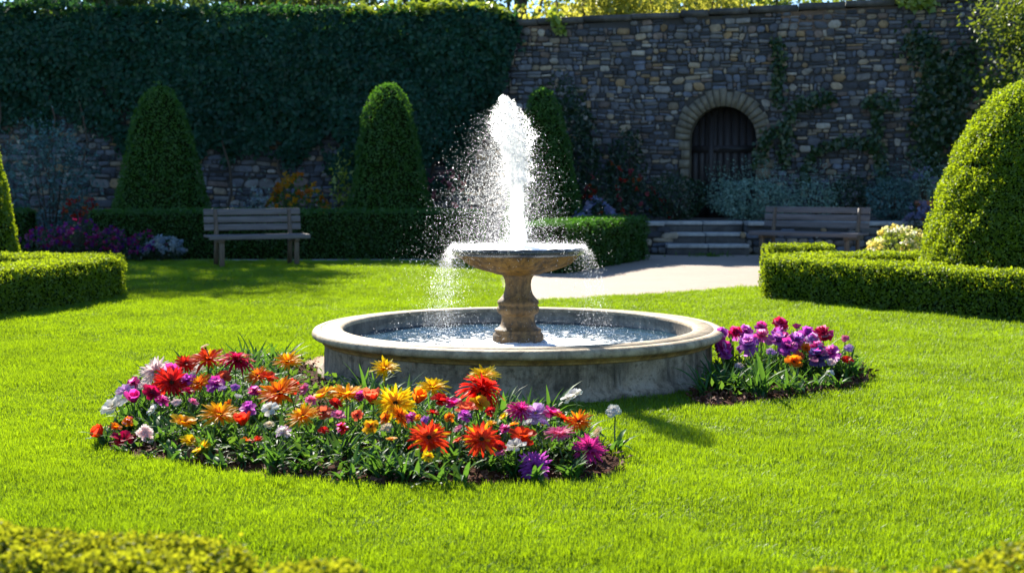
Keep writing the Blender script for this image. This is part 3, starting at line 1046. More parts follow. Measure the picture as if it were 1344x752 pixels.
M['yew_light'] = foliage('yew_cone_leaf', (.019, .078, .009), (.044, .130, .016), (.20, .45, .03), .35, .03, .5, 1.5)
cone(214, 23.0, 1.0, 1.0, 'broad tall cone topiary rising behind the bench on the lawn', 21)
cone(510, 23.0, .89, 1.01, 'tall cone topiary between the yellow border flowers and the fountain jet', 22)
cone(712, 23.6, .80, 1.0, 'slender cone topiary partly hidden behind the white water jet', 23)
c = Vector(((-66 - PX0) / FOC * 16.2, 16.2, 0))
V, F = lathe_shape([(r * .84, z * .98) for r, z in CP_], c, 40)
foliage_thing('cone_topiary', 'sunlit cone topiary cut by the picture edge behind a low hedge', 'topiary', V, F, 4500, .025, M['box'], 'round', (c.x, c.y, 0), None, .03, .04, .75, .7)
# beehive
c = Vector((5.42, 13.55, 0))
prof = [(1.22, 0), (1.235, .2), (1.22, .42), (1.17, .70), (1.125, .87), (1.10, .93), (1.055, .952), (1.045, .97), (1.07, 1.0), (1.05, 1.12), (.985, 1.31), (.955, 1.37), (.91, 1.388), (.90, 1.402), (.925, 1.43), (.88, 1.56), (.78, 1.78), (.66, 1.97), (.52, 2.12), (.36, 2.22), (.18, 2.275), (.04, 2.29)]
V, F = lathe_shape(prof, c, 56)
V[:, 2] += hsh(V * 2.2, 31) * .02
foliage_thing('beehive_topiary', 'large domed box topiary in three tiers inside the angled hedge', 'topiary', V, F, 7000, .0215, M['box'], 'round', (c.x, c.y, 0), None, .05, .05, .85, .8, rough=.03)

# ================================================================== IVY ON THE WALL
ivx = [-16, -10, -8.7, -7.8, -6.8, -5.6, -4.9, -4.37, -3.8, -3.5, -2.6, -1.1, -.6, -.25, .05]
ivb = [2.3, 2.45, 2.45, 2.05, 1.8, 1.5, 1.95, 1.4, 1.85, 1.3, 1.3, 1.0, 1.9, 2.6, 3.9]


def ivy_sheet(n, thick, zoff=0.0):
    x = rng.uniform(-16, .22, n); z = rng.uniform(.7, 4.85, n)
    b = np.interp(x, ivx, ivb) + .28 * hsh(np.stack([x * 1.6, z * .3, 0 * x], 1), 41) + rng.normal(0, .10, n)
    top = 4.50 + np.clip((-x - 4) * .03, 0, .25) + .13 * hsh(np.stack([x * 1.1, 0 * x, 0 * x], 1), 42) + .07 * hsh(np.stack([x * 4.3, 0 * x, 0 * x], 1), 49) - np.clip(x + .5, 0, 1) * .3
    keep = (z > b) & (z < top) & (x < .15 + .08 * hsh(np.stack([z * 3, z, 0 * z], 1), 44))
    x, z, b, top = x[keep], z[keep], b[keep], top[keep]
    gap = hsh(np.stack([x * 2.2, z * 2.2, 0 * x], 1), 43)
    keep = ~((gap > .55) & (z < b + .9))
    x, z, b, top = x[keep], z[keep], b[keep], top[keep]
    t = .18 + .32 * np.clip((z - b) / 1.2, 0, 1) * np.sqrt(np.clip((top - z) / .35, 0.02, 1)) + .10 * hsh(np.stack([x * 2.6, z * 2.6, 0 * x], 1), 45)
    yw = np.where(x < -.2, 26.9 + (x + 16) * (-.4 / 15.8), 26.5 - (x + .2) * .2235)
    P = np.stack([x, yw - np.maximum(t, .06) * thick, z], 1)
    up = np.clip(1 - (top - z) / .3, 0, 1)
    N = np.stack([.25 * hsh(np.stack([x * 5, z * 5, 0 * x], 1), 46), -1 + .3 * up, .25 + .9 * up], 1)
    return P, nrm(N)


parts = []
for n, th in ((52000, 1.0), (40000, .85), (22000, .55)):
    P, N = ivy_sheet(n, th)
    P = P + rng.normal(0, .03, P.shape)
    parts.append(leaves(P, N, .082, 'ivy', .5, .25, .8))
# ivy lying over the coping
n = 7500
x = rng.uniform(-16, .1, n)
P = np.stack([x, 26.45 + rng.uniform(-.35, .7, n), 4.42 + np.clip((-x - 4) * .03, 0, .25) + rng.uniform(0, .18, n) + .08 * hsh(np.stack([x * 2, x, x], 1), 47) - np.clip(x + .6, 0, 1) * .12], 1)
parts.append(leaves(P, np.tile((0, -.2, 1.0), (n, 1)), .085, 'ivy', .6, .5, 0))
iv = empty('climbing_ivy', 'thick dark ivy blanket hanging over the wall behind the cone topiary', 'ivy', (-8, 26.4, 1))
arr_obj('foliage', merge(parts), M['ivy'], iv, (-8, 26.4, 1))
mb = MB()
for i in range(16):
    x = -15 + i * .95 + random.uniform(-.3, .3)
    pts = [(x + .1 * math.sin(j * 1.7 + i), 26.40, .0 + j * .5) for j in range(9)]
    mb.tube(pts, [.035 - .003 * j for j in range(9)], 6)
local(mb, (-8, 26.4, 1)).build('ivy_stem', M['bark'], iv)
# crest ivy in a paler leaf colour, sunlight painted into it
n = 900
x = np.concatenate([rng.uniform(-1.9, -.05, 700), rng.uniform(-3.2, -1.6, 200)])
zc = 4.54 + .06 * hsh(np.stack([x * 4, x, x], 1), 48)
P = np.stack([x, 26.35 + rng.uniform(-.25, .4, n), zc + rng.uniform(-.05, .14, n) - np.clip(x + .45, 0, 1) * .35], 1)
sp_ = empty('ivy_crest_sun_tint', 'ivy leaves painted pale as if sunlit along the top end of the ivy', 'ivy', (-1, 26.3, 4.45))
arr_obj('foliage', leaves(P, np.tile((0, -.4, 1.0), (n, 1)), .11, 'ivy', .7, .6, 0), M['limeleaf'], sp_, (-1, 26.3, 4.45))
arr_obj('sprays', leaves(P[::6] - np.array((0, 0, .06)), np.tile((0, -.3, 1.0), (len(P[::6]), 1)), .13, 'needle', .7, .6, 0), M['stem'], sp_, (-1, 26.3, 4.45))


def wallpt(px, py, off=.06):
    d = ray(px, py); o = Vector((0, 0, HC))
    t = ((WK + WN * off) - o).dot(WN) / d.dot(WN)
    return o + d * t


def creeper(label, strokes, size=.085, dens=150, mat='vine', name='wall_creeper'):
    mb = MB(); parts = []
    base = None
    for pts, wpx in strokes:
        W = [wallpt(*p) for p in pts]
        if base is None: base = W[0].copy()
        mb.tube([p[:] for p in W], [.022] + [.014] * (len(W) - 1), 5)
        for a, b in zip(W[:-1], W[1:]):
            L = (b - a).length
            wd = wpx / FOC * a.y
            n = int(dens * 1.7 * L * max(wd, .12) * 4) + 6
            t = rng.random((n, 1))
            P = np.array(a[:]) * (1 - t) + np.array(b[:]) * t
            off = rng.normal(0, wd * .33, n); offz = rng.normal(0, wd * .33, n)
            P = P + off[:, None] * np.array(WD[:]) + offz[:, None] * np.array((0, 0, 1)) + np.abs(rng.normal(.05, .06, n))[:, None] * np.array(WN[:])
            parts.append(leaves(P, np.tile(np.array(WN[:]) + np.array((0, 0, .2)), (n, 1)), size, 'ivy', .55, .2, .7))
    e = empty(name, label, 'creeper', base)
    arr_obj('foliage', merge(parts), M[mat], e, base)
    local(mb, base).build('creeper_stem', M['bark'], e)
    return e


creeper('thin creeper strand climbing straight up the wall above the arched door', [([(1022, 140), (1020, 110), (1024, 85), (1018, 55)], 12)])
creeper('hook shaped creeper bending away from the arched door', [([(1030, 215), (1033, 185), (1032, 160), (1045, 140), (1065, 133), (1092, 128)], 14), ([(996, 215), (1004, 180), (1020, 170)], 13)])
creeper('low creeper arching over the wall behind the bench back', [([(1055, 240), (1060, 210), (1080, 190), (1110, 186), (1150, 192)], 11)])
creeper('T shaped creeper with a flat top clump on the wall', [([(1160, 250), (1155, 215), (1150, 180), (1152, 150)], 13), ([(1136, 138), (1155, 134), (1176, 137)], 15)])
creeper('large hanging creeper mass beside the leafy tree at the wall', [([(1222, 240), (1220, 200), (1214, 160), (1225, 120), (1235, 95), (1215, 70), (1196, 50)], 30), ([(1250, 180), (1246, 140), (1258, 100), (1270, 70)], 34)], .09, 190)
creeper('pale leafy sprig drooping over the coping near the ivy end', [([(728, 18), (731, 26), (735, 38)], 12)], .11, 160, 'limeleaf', 'coping_sprig')
creeper('pale leafy sprig drooping over the coping high above the bench', [([(1180, -6), (1200, 2), (1222, 3)], 14)], .12, 200, 'limeleaf', 'coping_sprig')


# ================================================================== BENCHES
def bench(label, loc, rz, LN=1.5):
    e = empty('garden_bench', label, 'bench', loc, rz, 'slatted wooden benches')
    mb = MB()
    for i in range(4):
        mb.box((0, -.17 + i * .108, .455), (LN, .098, .036), bev=.006)
    mb.box((0, -.228, .44), (LN, .022, .06), bev=.004)
    mb.build('seat', M['bench_wood'], e)
    mb = MB()
    rec = Matrix.Rotation(R(-9), 4, 'X')
    for i in range(3):
        z = .575 + i * .112
        mb.box((0, .225 + (z - .45) * .16, z), (LN - .04, .032, .095), rec, .006)
    mb.build('backrest', M['bench_wood'], e)
    for x in (-LN / 2 + .19, LN / 2 - .19):
        mb = MB()
        mb.box((x, -.15, .215), (.068, .068, .43), bev=.010)
        mb.box((x, -.155, .395), (.078, .11, .07), bev=.018)
        mb.build('leg', M['bench_leg'], e)
        mb = MB()
        mb.tube([(x, .27, 0), (x, .225, .25), (x, .215, .46), (x, .275, .835)], [.038, .036, .034, .028], 8)
        mb.build('leg', M['bench_leg'], e)
        mb = MB()
        mb.box((x, .03, .395), (.055, .40, .07), bev=.006)
        mb.build('seat_bearer', M['bench_leg'], e)
    return e


g = at(338, 350)
bench('wooden slatted bench standing before the long dark hedge on the lawn edge', (g.x, g.y, 0), R(24), 1.48)
g = at(1060, 345)
bench('wooden slatted bench standing by the path below the silvery shrub', (g.x, g.y, 0.004), R(-39), 1.80)

# ================================================================== BORDER PLANTS
PET = {}


def blossoms(P, N, size, cols, per=6):
    """little flower heads, each a ring of petals"""
    n = len(P)
    ci = rng.integers(0, len(cols), n)
    C = np.array(cols)[ci] * rng.uniform(.75, 1.2, (n, 1))
    out = []
    for k in range(per):
        out.append(leaves(P + rng.normal(0, size * .25, (n, 3)), N, size, 'petal', .7, .7, 0, .3, C))
    return merge(out)


def shrub(name, label, cat, px, py_top, wpx, Y, zb, mat, size=.07, n=1400, kind='oval', flowers=None, fn=.0, hd=None, spiky=0.0, group=None, sq=1.0):
    k = FOC / Y
    X = (px - PX0) / k
    H = (HC + (PY0 - 138 - py_top) / k) - zb
    rx, rz = wpx / 2 / k, H / 2
    ry = rx * .8 if hd is None else hd
    d = nrm(rng.normal(size=(n, 3)))
    s = rng.random(n) ** .33
    s = .45 + .55 * s
    lump = 1 + .20 * hsh(d * 2.6 + px, 51) + .10 * hsh(d * 6 + px, 52)
    P = d * (s * lump)[:, None]
    P = np.sign(P) * np.abs(P) ** np.array((sq, sq, sq))
    P = P * np.array((rx, ry, rz)) + np.array((X, Y, zb + rz))
    P[:, 2] = np.maximum(P[:, 2], zb + .02)
    N = nrm(d + np.array((0, 0, .25)))
    e = empty(name, label, cat, (X, Y, zb), 0, group)
    parts = [leaves(P, N, size, kind, .7, .8 + spiky, 0)]
    if spiky:
        m = n // 4
        idx = rng.choice(n, m)
        for j in range(4):
            parts.append(leaves(P[idx] + N[idx] * (.06 * j * (1 + spiky)) + np.array((0, 0, .05 * j)), N[idx], size * .8, 'needle', .8, 1.2, 0))
    arr_obj('foliage', merge(parts), M[mat], e, (X, Y, zb))
    mb = MB()
    for i in range(7):
        a = random.uniform(0, 6.28); q = random.uniform(.3, .7)
        mb.tube([(.03 * math.cos(a), .03 * math.sin(a), 0), (rx * q * .5 * math.cos(a), ry * q * .5 * math.sin(a), H * .4), (rx * q * math.cos(a), ry * q * math.sin(a), H * .8)], [.016, .011, .004], 5)
    mb.build('stem', M['twig'], e)
    if flowers:
        m, fs, cols = flowers
        up = np.where((d[:, 2] > -.15) & (d[:, 1] < .6))[0]
        idx = rng.choice(up, m)
        Pf = np.array((X, Y, zb + rz)) + d[idx] * (lump[idx])[:, None] * np.array((rx, ry, rz)) * 1.03
        arr_obj('blossoms', blossoms(Pf, nrm(d[idx] + np.array((0, -.5, .6))), fs, cols), M['petal'], e, (X, Y, zb))
    return e


MAG = [(.32, .010, .15), (.20, .014, .22), (.36, .02, .09), (.36, .10, .26), (.12, .02, .24)]
WHT = [(.34, .42, .46), (.28, .36, .42), (.36, .38, .36)]
YEL = [(.50, .20, .008), (.52, .28, .015), (.42, .12, .008)]
RED = [(.36, .02, .008), (.36, .08, .015), (.30, .05, .06)]
LIL = [(.20, .23, .42), (.28, .30, .46), (.34, .30, .42)]
shrub('feathery_shrub', 'tall feathery blue-green shrub against the bare wall stones', 'shrub', 66, 160, 120, 24.4, 0, 'bluegreen', .08, 1900, 'oval', spiky=.6)
lab = ['magenta bedding clump at the outer end beside the cut cone', 'purple and magenta bedding clump before the round planter', 'mixed purple bedding clump in the middle of the row', 'magenta bedding clump next to the white flowers']
for i, (px, top) in enumerate(((62, 300), (103, 290), (145, 302), (182, 310))):
    shrub('bedding_plant', lab[i], 'flowers', px, top, 58, 20.7, 0, 'dark_shrub', .05, 600, 'oval', (110, .033, MAG), hd=.45, group='magenta bedding clumps')
shrub('bedding_plant', 'small white flowering bedding clump at the end of the magenta row', 'flowers', 216, 313, 44, 20.7, 0, 'dark_shrub', .05, 450, 'oval', (80, .05, WHT), hd=.35)
# barrel planter
g = atY(104, 300, 22.2)
pl = empty('barrel_planter', 'dark round wooden barrel planter with a few red flowers', 'planter', (g.x, g.y, 0))
mb = MB(); mb.lathe([(.02, .02), (.26, .02), (.30, .2), (.31, .35), (.30, .52), (.27, .53), (.26, .46), (.02, .46)], 28); mb.build('tub', M['barrel'], pl, True)
mb = MB(); mb.lathe([(.302, .12), (.308, .12), (.313, .16), (.306, .16)], 28, closed=True); mb.lathe([(.313, .40), (.318, .40), (.316, .44), (.311, .44)], 28, closed=True); mb.build('hoop', M['iron'], pl, True)
shrub('potted_plant', 'red flowering plant growing in the dark barrel planter', 'flowers', 104, 262, 44, 22.2, .46, 'dark_shrub', .05, 300, 'oval', (26, .05, RED))
shrub('coneflower_clump', 'orange-yellow flowering clump showing above the hedge by the bench', 'flowers', 392, 240, 88, 22.9, 0, 'midgreen', .06, 1500, 'oval', (90, .065, YEL))
shrub('pale_perennial', 'small pale blue spiky plant just above the bench back', 'flowers', 336, 254, 30, 22.7, 0, 'silver', .06, 420, 'needle', (40, .05, WHT), spiky=.4)
shrub('pale_perennial', 'tall yellow-green leafy stem plant between orange flowers and cone', 'plant', 449, 212, 28, 23.2, 0, 'limeleaf', .08, 240, 'oval', spiky=.2)
shrub('rose_bush', 'dim pink flowering bush between cone topiary and water jet', 'shrub', 588, 228, 62, 24.4, 0, 'dark_shrub', .06, 800, 'oval', (36, .06, [(.4, .12, .14), (.3, .08, .1)]))
shrub('dark_shrub', 'tall dark evergreen shrub close behind the slender cone', 'shrub', 742, 108, 92, 25.2, 0, 'dark_shrub', .09, 4200)
shrub('dark_shrub', 'dark rounded shrub leaning on the wall beside the arched doorway', 'shrub', 820, 174, 52, 25.4, TER, 'dark_shrub', .08, 1300)
shrub('rose_bush', 'red and orange flowering bush above the corner of the angled hedge', 'shrub', 812, 226, 92, 24.0, 0, 'dark_shrub', .06, 2000, 'oval', (48, .055, RED))
shrub('hydrangea_bush', 'pale lilac flowering plant at the foot of the red bush', 'shrub', 780, 266, 62, 22.8, 0, 'dark_shrub', .06, 700, 'oval', (44, .075, LIL))
shrub('dark_shrub', 'dense dark round shrub filling the corner by the top step', 'shrub', 888, 230, 84, 24.0, TER, 'dark_shrub', .055, 2600)
shrub('silver_shrub', 'wide silvery green shrub in front of the arched door', 'shrub', 985, 235, 112, 23.9, TER, 'silver', .06, 2400, 'oval', spiky=.3)
shrub('silver_shrub', 'smaller silvery shrub just above the bench back end', 'shrub', 1066, 240, 56, 23.9, TER, 'silver', .06, 900, 'oval', spiky=.4)
shrub('dark_shrub', 'low dark shrub between the two silvery shrubs over the bench', 'shrub', 1112, 232, 62, 24.2, TER, 'dark_shrub', .06, 1400)
shrub('silver_shrub', 'blue-grey shrub growing beside the terracotta pot', 'shrub', 1172, 236, 66, 23.8, TER, 'bluegreen', .06, 1500, 'oval', spiky=.4)
g = atY(1214, 280, 23.5)
pot = empty('terracotta_pot', 'terracotta flower pot standing on the terrace beside the topiary', 'pot', (g.x, g.y, TER))
mb = MB(); mb.lathe([(.02, .01), (.13, .01), (.17, .28), (.19, .28), (.195, .36), (.17, .36), (.16, .31), (.02, .31)], 28); mb.build('pot_body', M['terracotta'], pot, True)
mb = MB(); mb.lathe([(.01, .318), (.162, .315)], 24); mb.build('pot_soil', M['mulch'], pot)
shrub('potted_plant', 'grey-blue plant with a pale spike growing in the terracotta pot', 'plant', 1212, 226, 36, 23.5, TER + .3, 'silver', .06, 420, 'needle', (14, .06, LIL), spiky=.5)
shrub('hydrangea_bush', 'pale lilac flowers low beside the terracotta pot', 'flowers', 1206, 268, 36, 22.6, 0, 'dark_shrub', .05, 420, 'oval', (30, .07, LIL))
shrub('marguerite_bush', 'sunlit cream and yellow flowering bush behind the hedge point', 'flowers', 1182, 298, 74, 18.2, 0, 'limeleaf', .05, 1300, 'oval', (95, .045, [(.75, .70, .30), (.80, .78, .60), (.75, .60, .12)]))
# weeds in the paving
g = at(930, 337)
P = np.array([(g.x + random.gauss(0, .22), g.y + random.gauss(0, .06), .01) for _ in range(90)])
wd_ = arr_obj('paving_weeds', leaves(P, np.tile((0, 0, 1.0), (90, 1)), .09, 'needle', .9, 1.0, 0), M['midgreen'])
tag(wd_, 'thin green weeds sprouting from the paving below the steps', 'weeds', None, 'stuff')


# ================================================================== TREES BEYOND THE WALL
def tree(label, X, Y, h, r, zc, mat, n=7000, leaf=.16, lean=0.0, clusters=16):
    e = empty('tree', label, 'tree', (X, Y, 0), 0, 'trees beyond the wall')
    mb = MB()
    tr = .05 * h * .5
    top = Vector((lean, 0, h * .8))
    pts = [Vector((0, 0, 0)), Vector((lean * .1 + .05, .03, h * .2)), Vector((lean * .4, -.05, h * .45)), top]
    mb.tube(pts, [tr * 1.25, tr * .9, tr * .65, tr * .2], 10)
    cen = []
    for i in range(clusters):
        a = i * 2.399 + random.uniform(-.3, .3); q = math.sqrt((i + .5) / clusters)
        z = zc + (h - zc) * (random.uniform(.1, .95)) * (1 - .35 * q)
        c_ = Vector((lean * .6 + r * .75 * q * math.cos(a), r * .75 * q * math.sin(a), z))
        cen.append(c_)
        s = pts[1].lerp(pts[2], random.uniform(.2, 1.0))
        mid = s.lerp(c_, .5) + Vector((0, 0, -.15))
        mb.tube([s, mid, c_], [tr * .35, tr * .2, tr * .06], 6)
    mb.build('trunk', M['bark'], e)
    parts = []
    for c_ in cen:
        m = n // clusters
        rc = r * random.uniform(.30, .48)
        d = nrm(rng.normal(size=(m, 3)))
        s = rng.random(m) ** .4
        lump = 1 + .3 * hsh(d * 3 + c_.x, 61)
        P = np.array(c_[:]) + d * (s * lump * rc)[:, None] * np.array((1.1, 1.1, .75))
        keep = hsh(P * 3.1, 62) > -.45
        P, d = P[keep], d[keep]
        parts.append(leaves(P, nrm(d + np.array((0, 0, .5))), leaf, 'oval', .7, .4, .5))
    arr_obj('crown', merge(parts), M[mat], e)
    return e


tree('dark evergreen tree beyond the ivy end farthest from the doorway', -9.9, 33, 13.6, 2.4, 6.6, 'tree_dark', 15000)
tree('low dark bushy tree beyond the ivy beside a taller evergreen trunk', -9.6, 31.5, 7.4, 2.4, 3.6, 'tree_dark')
tree('dark green tree rising over the ivy behind the broad cone topiary', -6.4, 34.5, 9.2, 2.6, 3.6, 'tree_dark')
tree('thin mid green tree with a bare trunk above the ivy', -4.5, 31.5, 7.0, 1.6, 5.0, 'tree_mid', 3600, .13)
tree('dark tree rising above the ivy end behind the water jet', -2.3, 33.5, 8.8, 2.4, 3.8, 'tree_dark')
tree('yellow-green sunlit tree close behind the wall coping near the ivy', 1.6, 30.2, 6.8, 1.9, 3.6, 'tree_yellow', 6000, .14)
tree('yellow-green sunlit tree behind the wall coping above the doorway', 3.9, 30.4, 6.8, 2.0, 3.6, 'tree_yellow', 6000, .14)
tree('mid green tree beyond the wall above the bench by the path', 8.6, 31, 7.6, 2.3, 4.0, 'tree_mid', 5000, .14)
tree('tall dark tree far beyond the wall filling the gap over the coping', .2, 40, 11.5, 4.2, 3.0, 'tree_dark', 9000, .2)
tree('tall dark tree far beyond the wall above the broad cone', -8.5, 42, 12, 4.6, 3.0, 'tree_dark', 9000, .2)
tree('tall green tree far beyond the wall above the arched doorway', 6.8, 41, 12, 4.4, 3.0, 'tree_mid', 9000, .2)
# leafy tree on the garden side of the wall
e = tree('leafy tree at the wall above the domed topiary', 9.6, 22.2, 5.6, 1.85, 1.6, 'wall_tree', 26000, .085, -.1, 24)
del e['group']

# ================================================================== FLOWERS
def ribbon_leaf(mb, base, az, L, wd, el, droop, col, m=0, seg=5, fold=.25):
    d = Vector((math.cos(az), math.sin(az), 0)); side = Vector((-d.y, d.x, 0))
    p = Vector(base); V = []
    e = el
    for i in range(seg + 1):
        t = i / seg
        ww = wd * .5 * (math.sin(math.pi * min(1, .12 + .88 * t) ** .75) ** .8 if t < 1 else 0.02)
        up = Vector((-d.x * math.sin(e), -d.y * math.sin(e), math.cos(e)))
        V += [p - side * ww + up * ww * fold, p, p + side * ww + up * ww * fold]
        p = p + (d * math.cos(e) + Vector((0, 0, math.sin(e)))) * (L / seg)
        e -= droop / seg
    F = []
    for i in range(seg):
        a = i * 3
        F += [(a, a + 1, a + 4, a + 3), (a + 1, a + 2, a + 5, a + 4)]
    mb.add([q[:] for q in V], F, col, m)


def petal(mb, az, r0, L, wd, el, curl, ca, cb, tipw=.15, seg=4, wob=0.0, z0=0.0):
    d = Vector((math.cos(az), math.sin(az), 0)); side = Vector((-d.y, d.x, 0))
    p = d * r0 + Vector((0, 0, z0)); e = el; V, C = [], []
    for i in range(seg + 1):
        t = i / seg
        ww = wd * .5 * (.55 + .9 * t - 1.0 * max(0, t - .45) ** 1.6 * (2.3 - tipw * 3)) * (tipw * 1.2 + .15 if i == seg else 1)
        ww = max(ww, wd * .06)
        up = Vector((-d.x * math.sin(e), -d.y * math.sin(e), math.cos(e)))
        wz = random.uniform(-wob, wob)
        V += [p - side * ww + up * (ww * .25 + wz), p, p + side * ww + up * (ww * .25 - wz)]
        c = tuple(a_ + (b_ - a_) * t for a_, b_ in zip(ca, cb))
        C += [c, tuple(x * .9 for x in c), c]
        p = p + (d * math.cos(e) + Vector((0, 0, math.sin(e)))) * (L / seg)
        e -= curl / seg
    F = []
    for i in range(seg):
        a = i * 3
        F += [(a, a + 1, a + 4, a + 3), (a + 1, a + 2, a + 5, a + 4)]
    mb.add([q[:] for q in V], F, np.array(C))


def jit(c, a=.14):
    b = random.uniform(1 - a, 1 + a)
    return tuple(max(0, min(1, x * b + random.uniform(-.01, .01))) for x in c)


COLS = {  # base of the petal, tip
    'yellow': ((.88, .42, .004), (.97, .74, .012)), 'amber': ((.86, .26, .004), (.96, .57, .014)), 'orange': ((.78, .10, .004), (.94, .31, .012)),
    'coral': ((.75, .10, .03), (.85, .17, .08)), 'red': ((.50, .010, .006), (.75, .03, .02)), 'scarlet': ((.80, .11, .008), (.75, .04, .018)),
    'crimson': ((.36, .004, .03), (.64, .014, .10)), 'magenta': ((.50, .012, .17), (.76, .06, .36)), 'pink': ((.75, .12, .26), (.85, .24, .46)),
    'purple': ((.40, .03, .36), (.66, .12, .62)), 'violet': ((.34, .08, .48), (.60, .25, .70)), 'lilac': ((.55, .26, .60), (.76, .50, .80)),
    'white': ((.80, .74, .62), (.90, .88, .86)), 'blush': ((.75, .48, .46), (.88, .74, .72)), 'navy': ((.04, .02, .12), (.12, .10, .30)), 'cream': ((.80, .62, .34), (.86, .76, .54)),
}
BLOOM = {}


def bloom_mesh(form, colr, var):
    """unit radius, looking up +Z; returns (petals, centre)"""
    key = (form, colr, var)
    if key in BLOOM: return BLOOM[key]
    random.seed(hash_key(key))
    ca, cb = COLS[colr]
    mb, cn = MB(), MB()
    dark = (.10, .03, .006) if colr in ('yellow', 'amber', 'orange', 'scarlet', 'red') else (.06, .02, .02)
    if colr in ('white', 'blush', 'lilac', 'pink'): dark = (.62, .42, .05)
    if form == 'daisy':
        for ly, (n, L, el, curl, z0) in enumerate(((24, .95, .12, .40, 0), (21, .84, .38, .50, .03), (15, .56, .74, .50, .06))):
            for i in range(n):
                k = jit(cb); kb = jit(ca)
                if random.random() < .15 and colr in ('orange', 'scarlet', 'coral'): k = jit(COLS['amber'][1])
                petal(mb, 2 * math.pi * (i + ly * .5) / n + random.gauss(0, .07), .10, L * random.uniform(.82, 1.1), .155, el + random.gauss(0, .10), curl + random.gauss(0, .25), kb, k, .10, 4, .012, z0)
        disc_r, disc_h = .15, .10
    elif form == 'shaggy':                      # heavy double head, petals hanging
        for ly, (n, L, el, curl, z0) in enumerate(((28, 1.0, -.05, .9, 0), (26, .9, .30, 1.0, .06), (20, .72, .70, 1.0, .12), (12, .5, 1.05, .8, .16))):
            for i in range(n):
                petal(mb, 2 * math.pi * (i + ly * .5) / n + random.gauss(0, .08), .08, L * random.uniform(.84, 1.1), .17, el + random.gauss(0, .12), curl + random.gauss(0, .25), jit(ca), jit(cb), .12, 4, .015, z0)
        disc_r, disc_h = .10, .2
    elif form == 'open':                        # fewer, broader petals
        for ly, (n, L, el, curl) in enumerate(((7, .95, .25, .35), (6, .70, .65, .35))):
            for i in range(n):
                petal(mb, 2 * math.pi * (i + ly * .5) / n + random.gauss(0, .12), .08, L * random.uniform(.85, 1.1), .62, el + random.gauss(0, .15), curl, jit(ca), jit(cb), .5, 4, .05, .02 * ly)
        disc_r, disc_h = .16, .12
    elif form == 'cup':
        for ly, (n, L, el) in enumerate(((3, 1.5, 1.15), (3, 1.45, 1.25), (3, 1.2, 1.35))):
            for i in range(n):
                petal(mb, 2 * math.pi * (i + ly * .4) / n, .16, L * random.uniform(.9, 1.08), 1.0, el + random.gauss(0, .08) - .25, -.35, jit(ca), jit(cb), .35, 5, .03, 0)
        disc_r, disc_h = .14, .25
    elif form == 'ruffle':
        for ly, (n, L, el, curl) in enumerate(((6, 1.0, -.15, .7), (6, .95, .45, .6), (5, .9, .95, .7), (4, .7, 1.3, .5))):
            for i in range(n):
                k = jit(cb, .25)
                if random.random() < .38: k = jit(COLS[random.choice(('lilac', 'magenta', 'pink', 'purple'))][1])
                petal(mb, 2 * math.pi * (i + ly * .5) / n + random.gauss(0, .15), .06, L * random.uniform(.8, 1.1), .75, el + random.gauss(0, .15), curl + random.gauss(0, .3), jit(ca), k, .6, 4, .09, .08 * ly)
        disc_r, disc_h = .10, .1
    else:                                       # cluster of little florets
        for j in range(9):
            a = j * 2.4; q = .62 * math.sqrt(j / 9); zz = .45 * (1 - q * q)
            s = MB()
            for i in range(5):
                petal(s, 2 * math.pi * i / 5 + j, .03, .34 * random.uniform(.85, 1.15), .30, .35, .5, jit(ca), jit(cb), .6, 3, .02)
            v = np.concatenate(s.v) + np.array((q * math.cos(a), q * math.sin(a), zz))
            mb.add(v, s.f, np.concatenate(s.c))
        disc_r, disc_h = .18, .3
    prof = [(disc_r, -.02), (disc_r * .98, disc_h * .5), (disc_r * .7, disc_h * .9), (disc_r * .25, disc_h), (.002, disc_h * .97)]
    cn.lathe(prof, 12, fn=lambda r, z, q: r * (1 + .1 * math.sin(9 * q)), col=dark)
    cn.lathe([(.05, -.22), (.14, -.12), (.15, -.02), (.10, 0.0)], 10, col=(.05, .12, .02))      # green cup under the petals
    BLOOM[key] = (mb.mesh('bloom', M['petal']), cn.mesh('flower_centre', M['petal'], True))
    return BLOOM[key]


def hash_key(k):
    h = 7
    for ch in '|'.join(map(str, k)): h = (h * 131 + ord(ch)) % 1000003
    return h


FLW = []                                        # every flower, for the labels


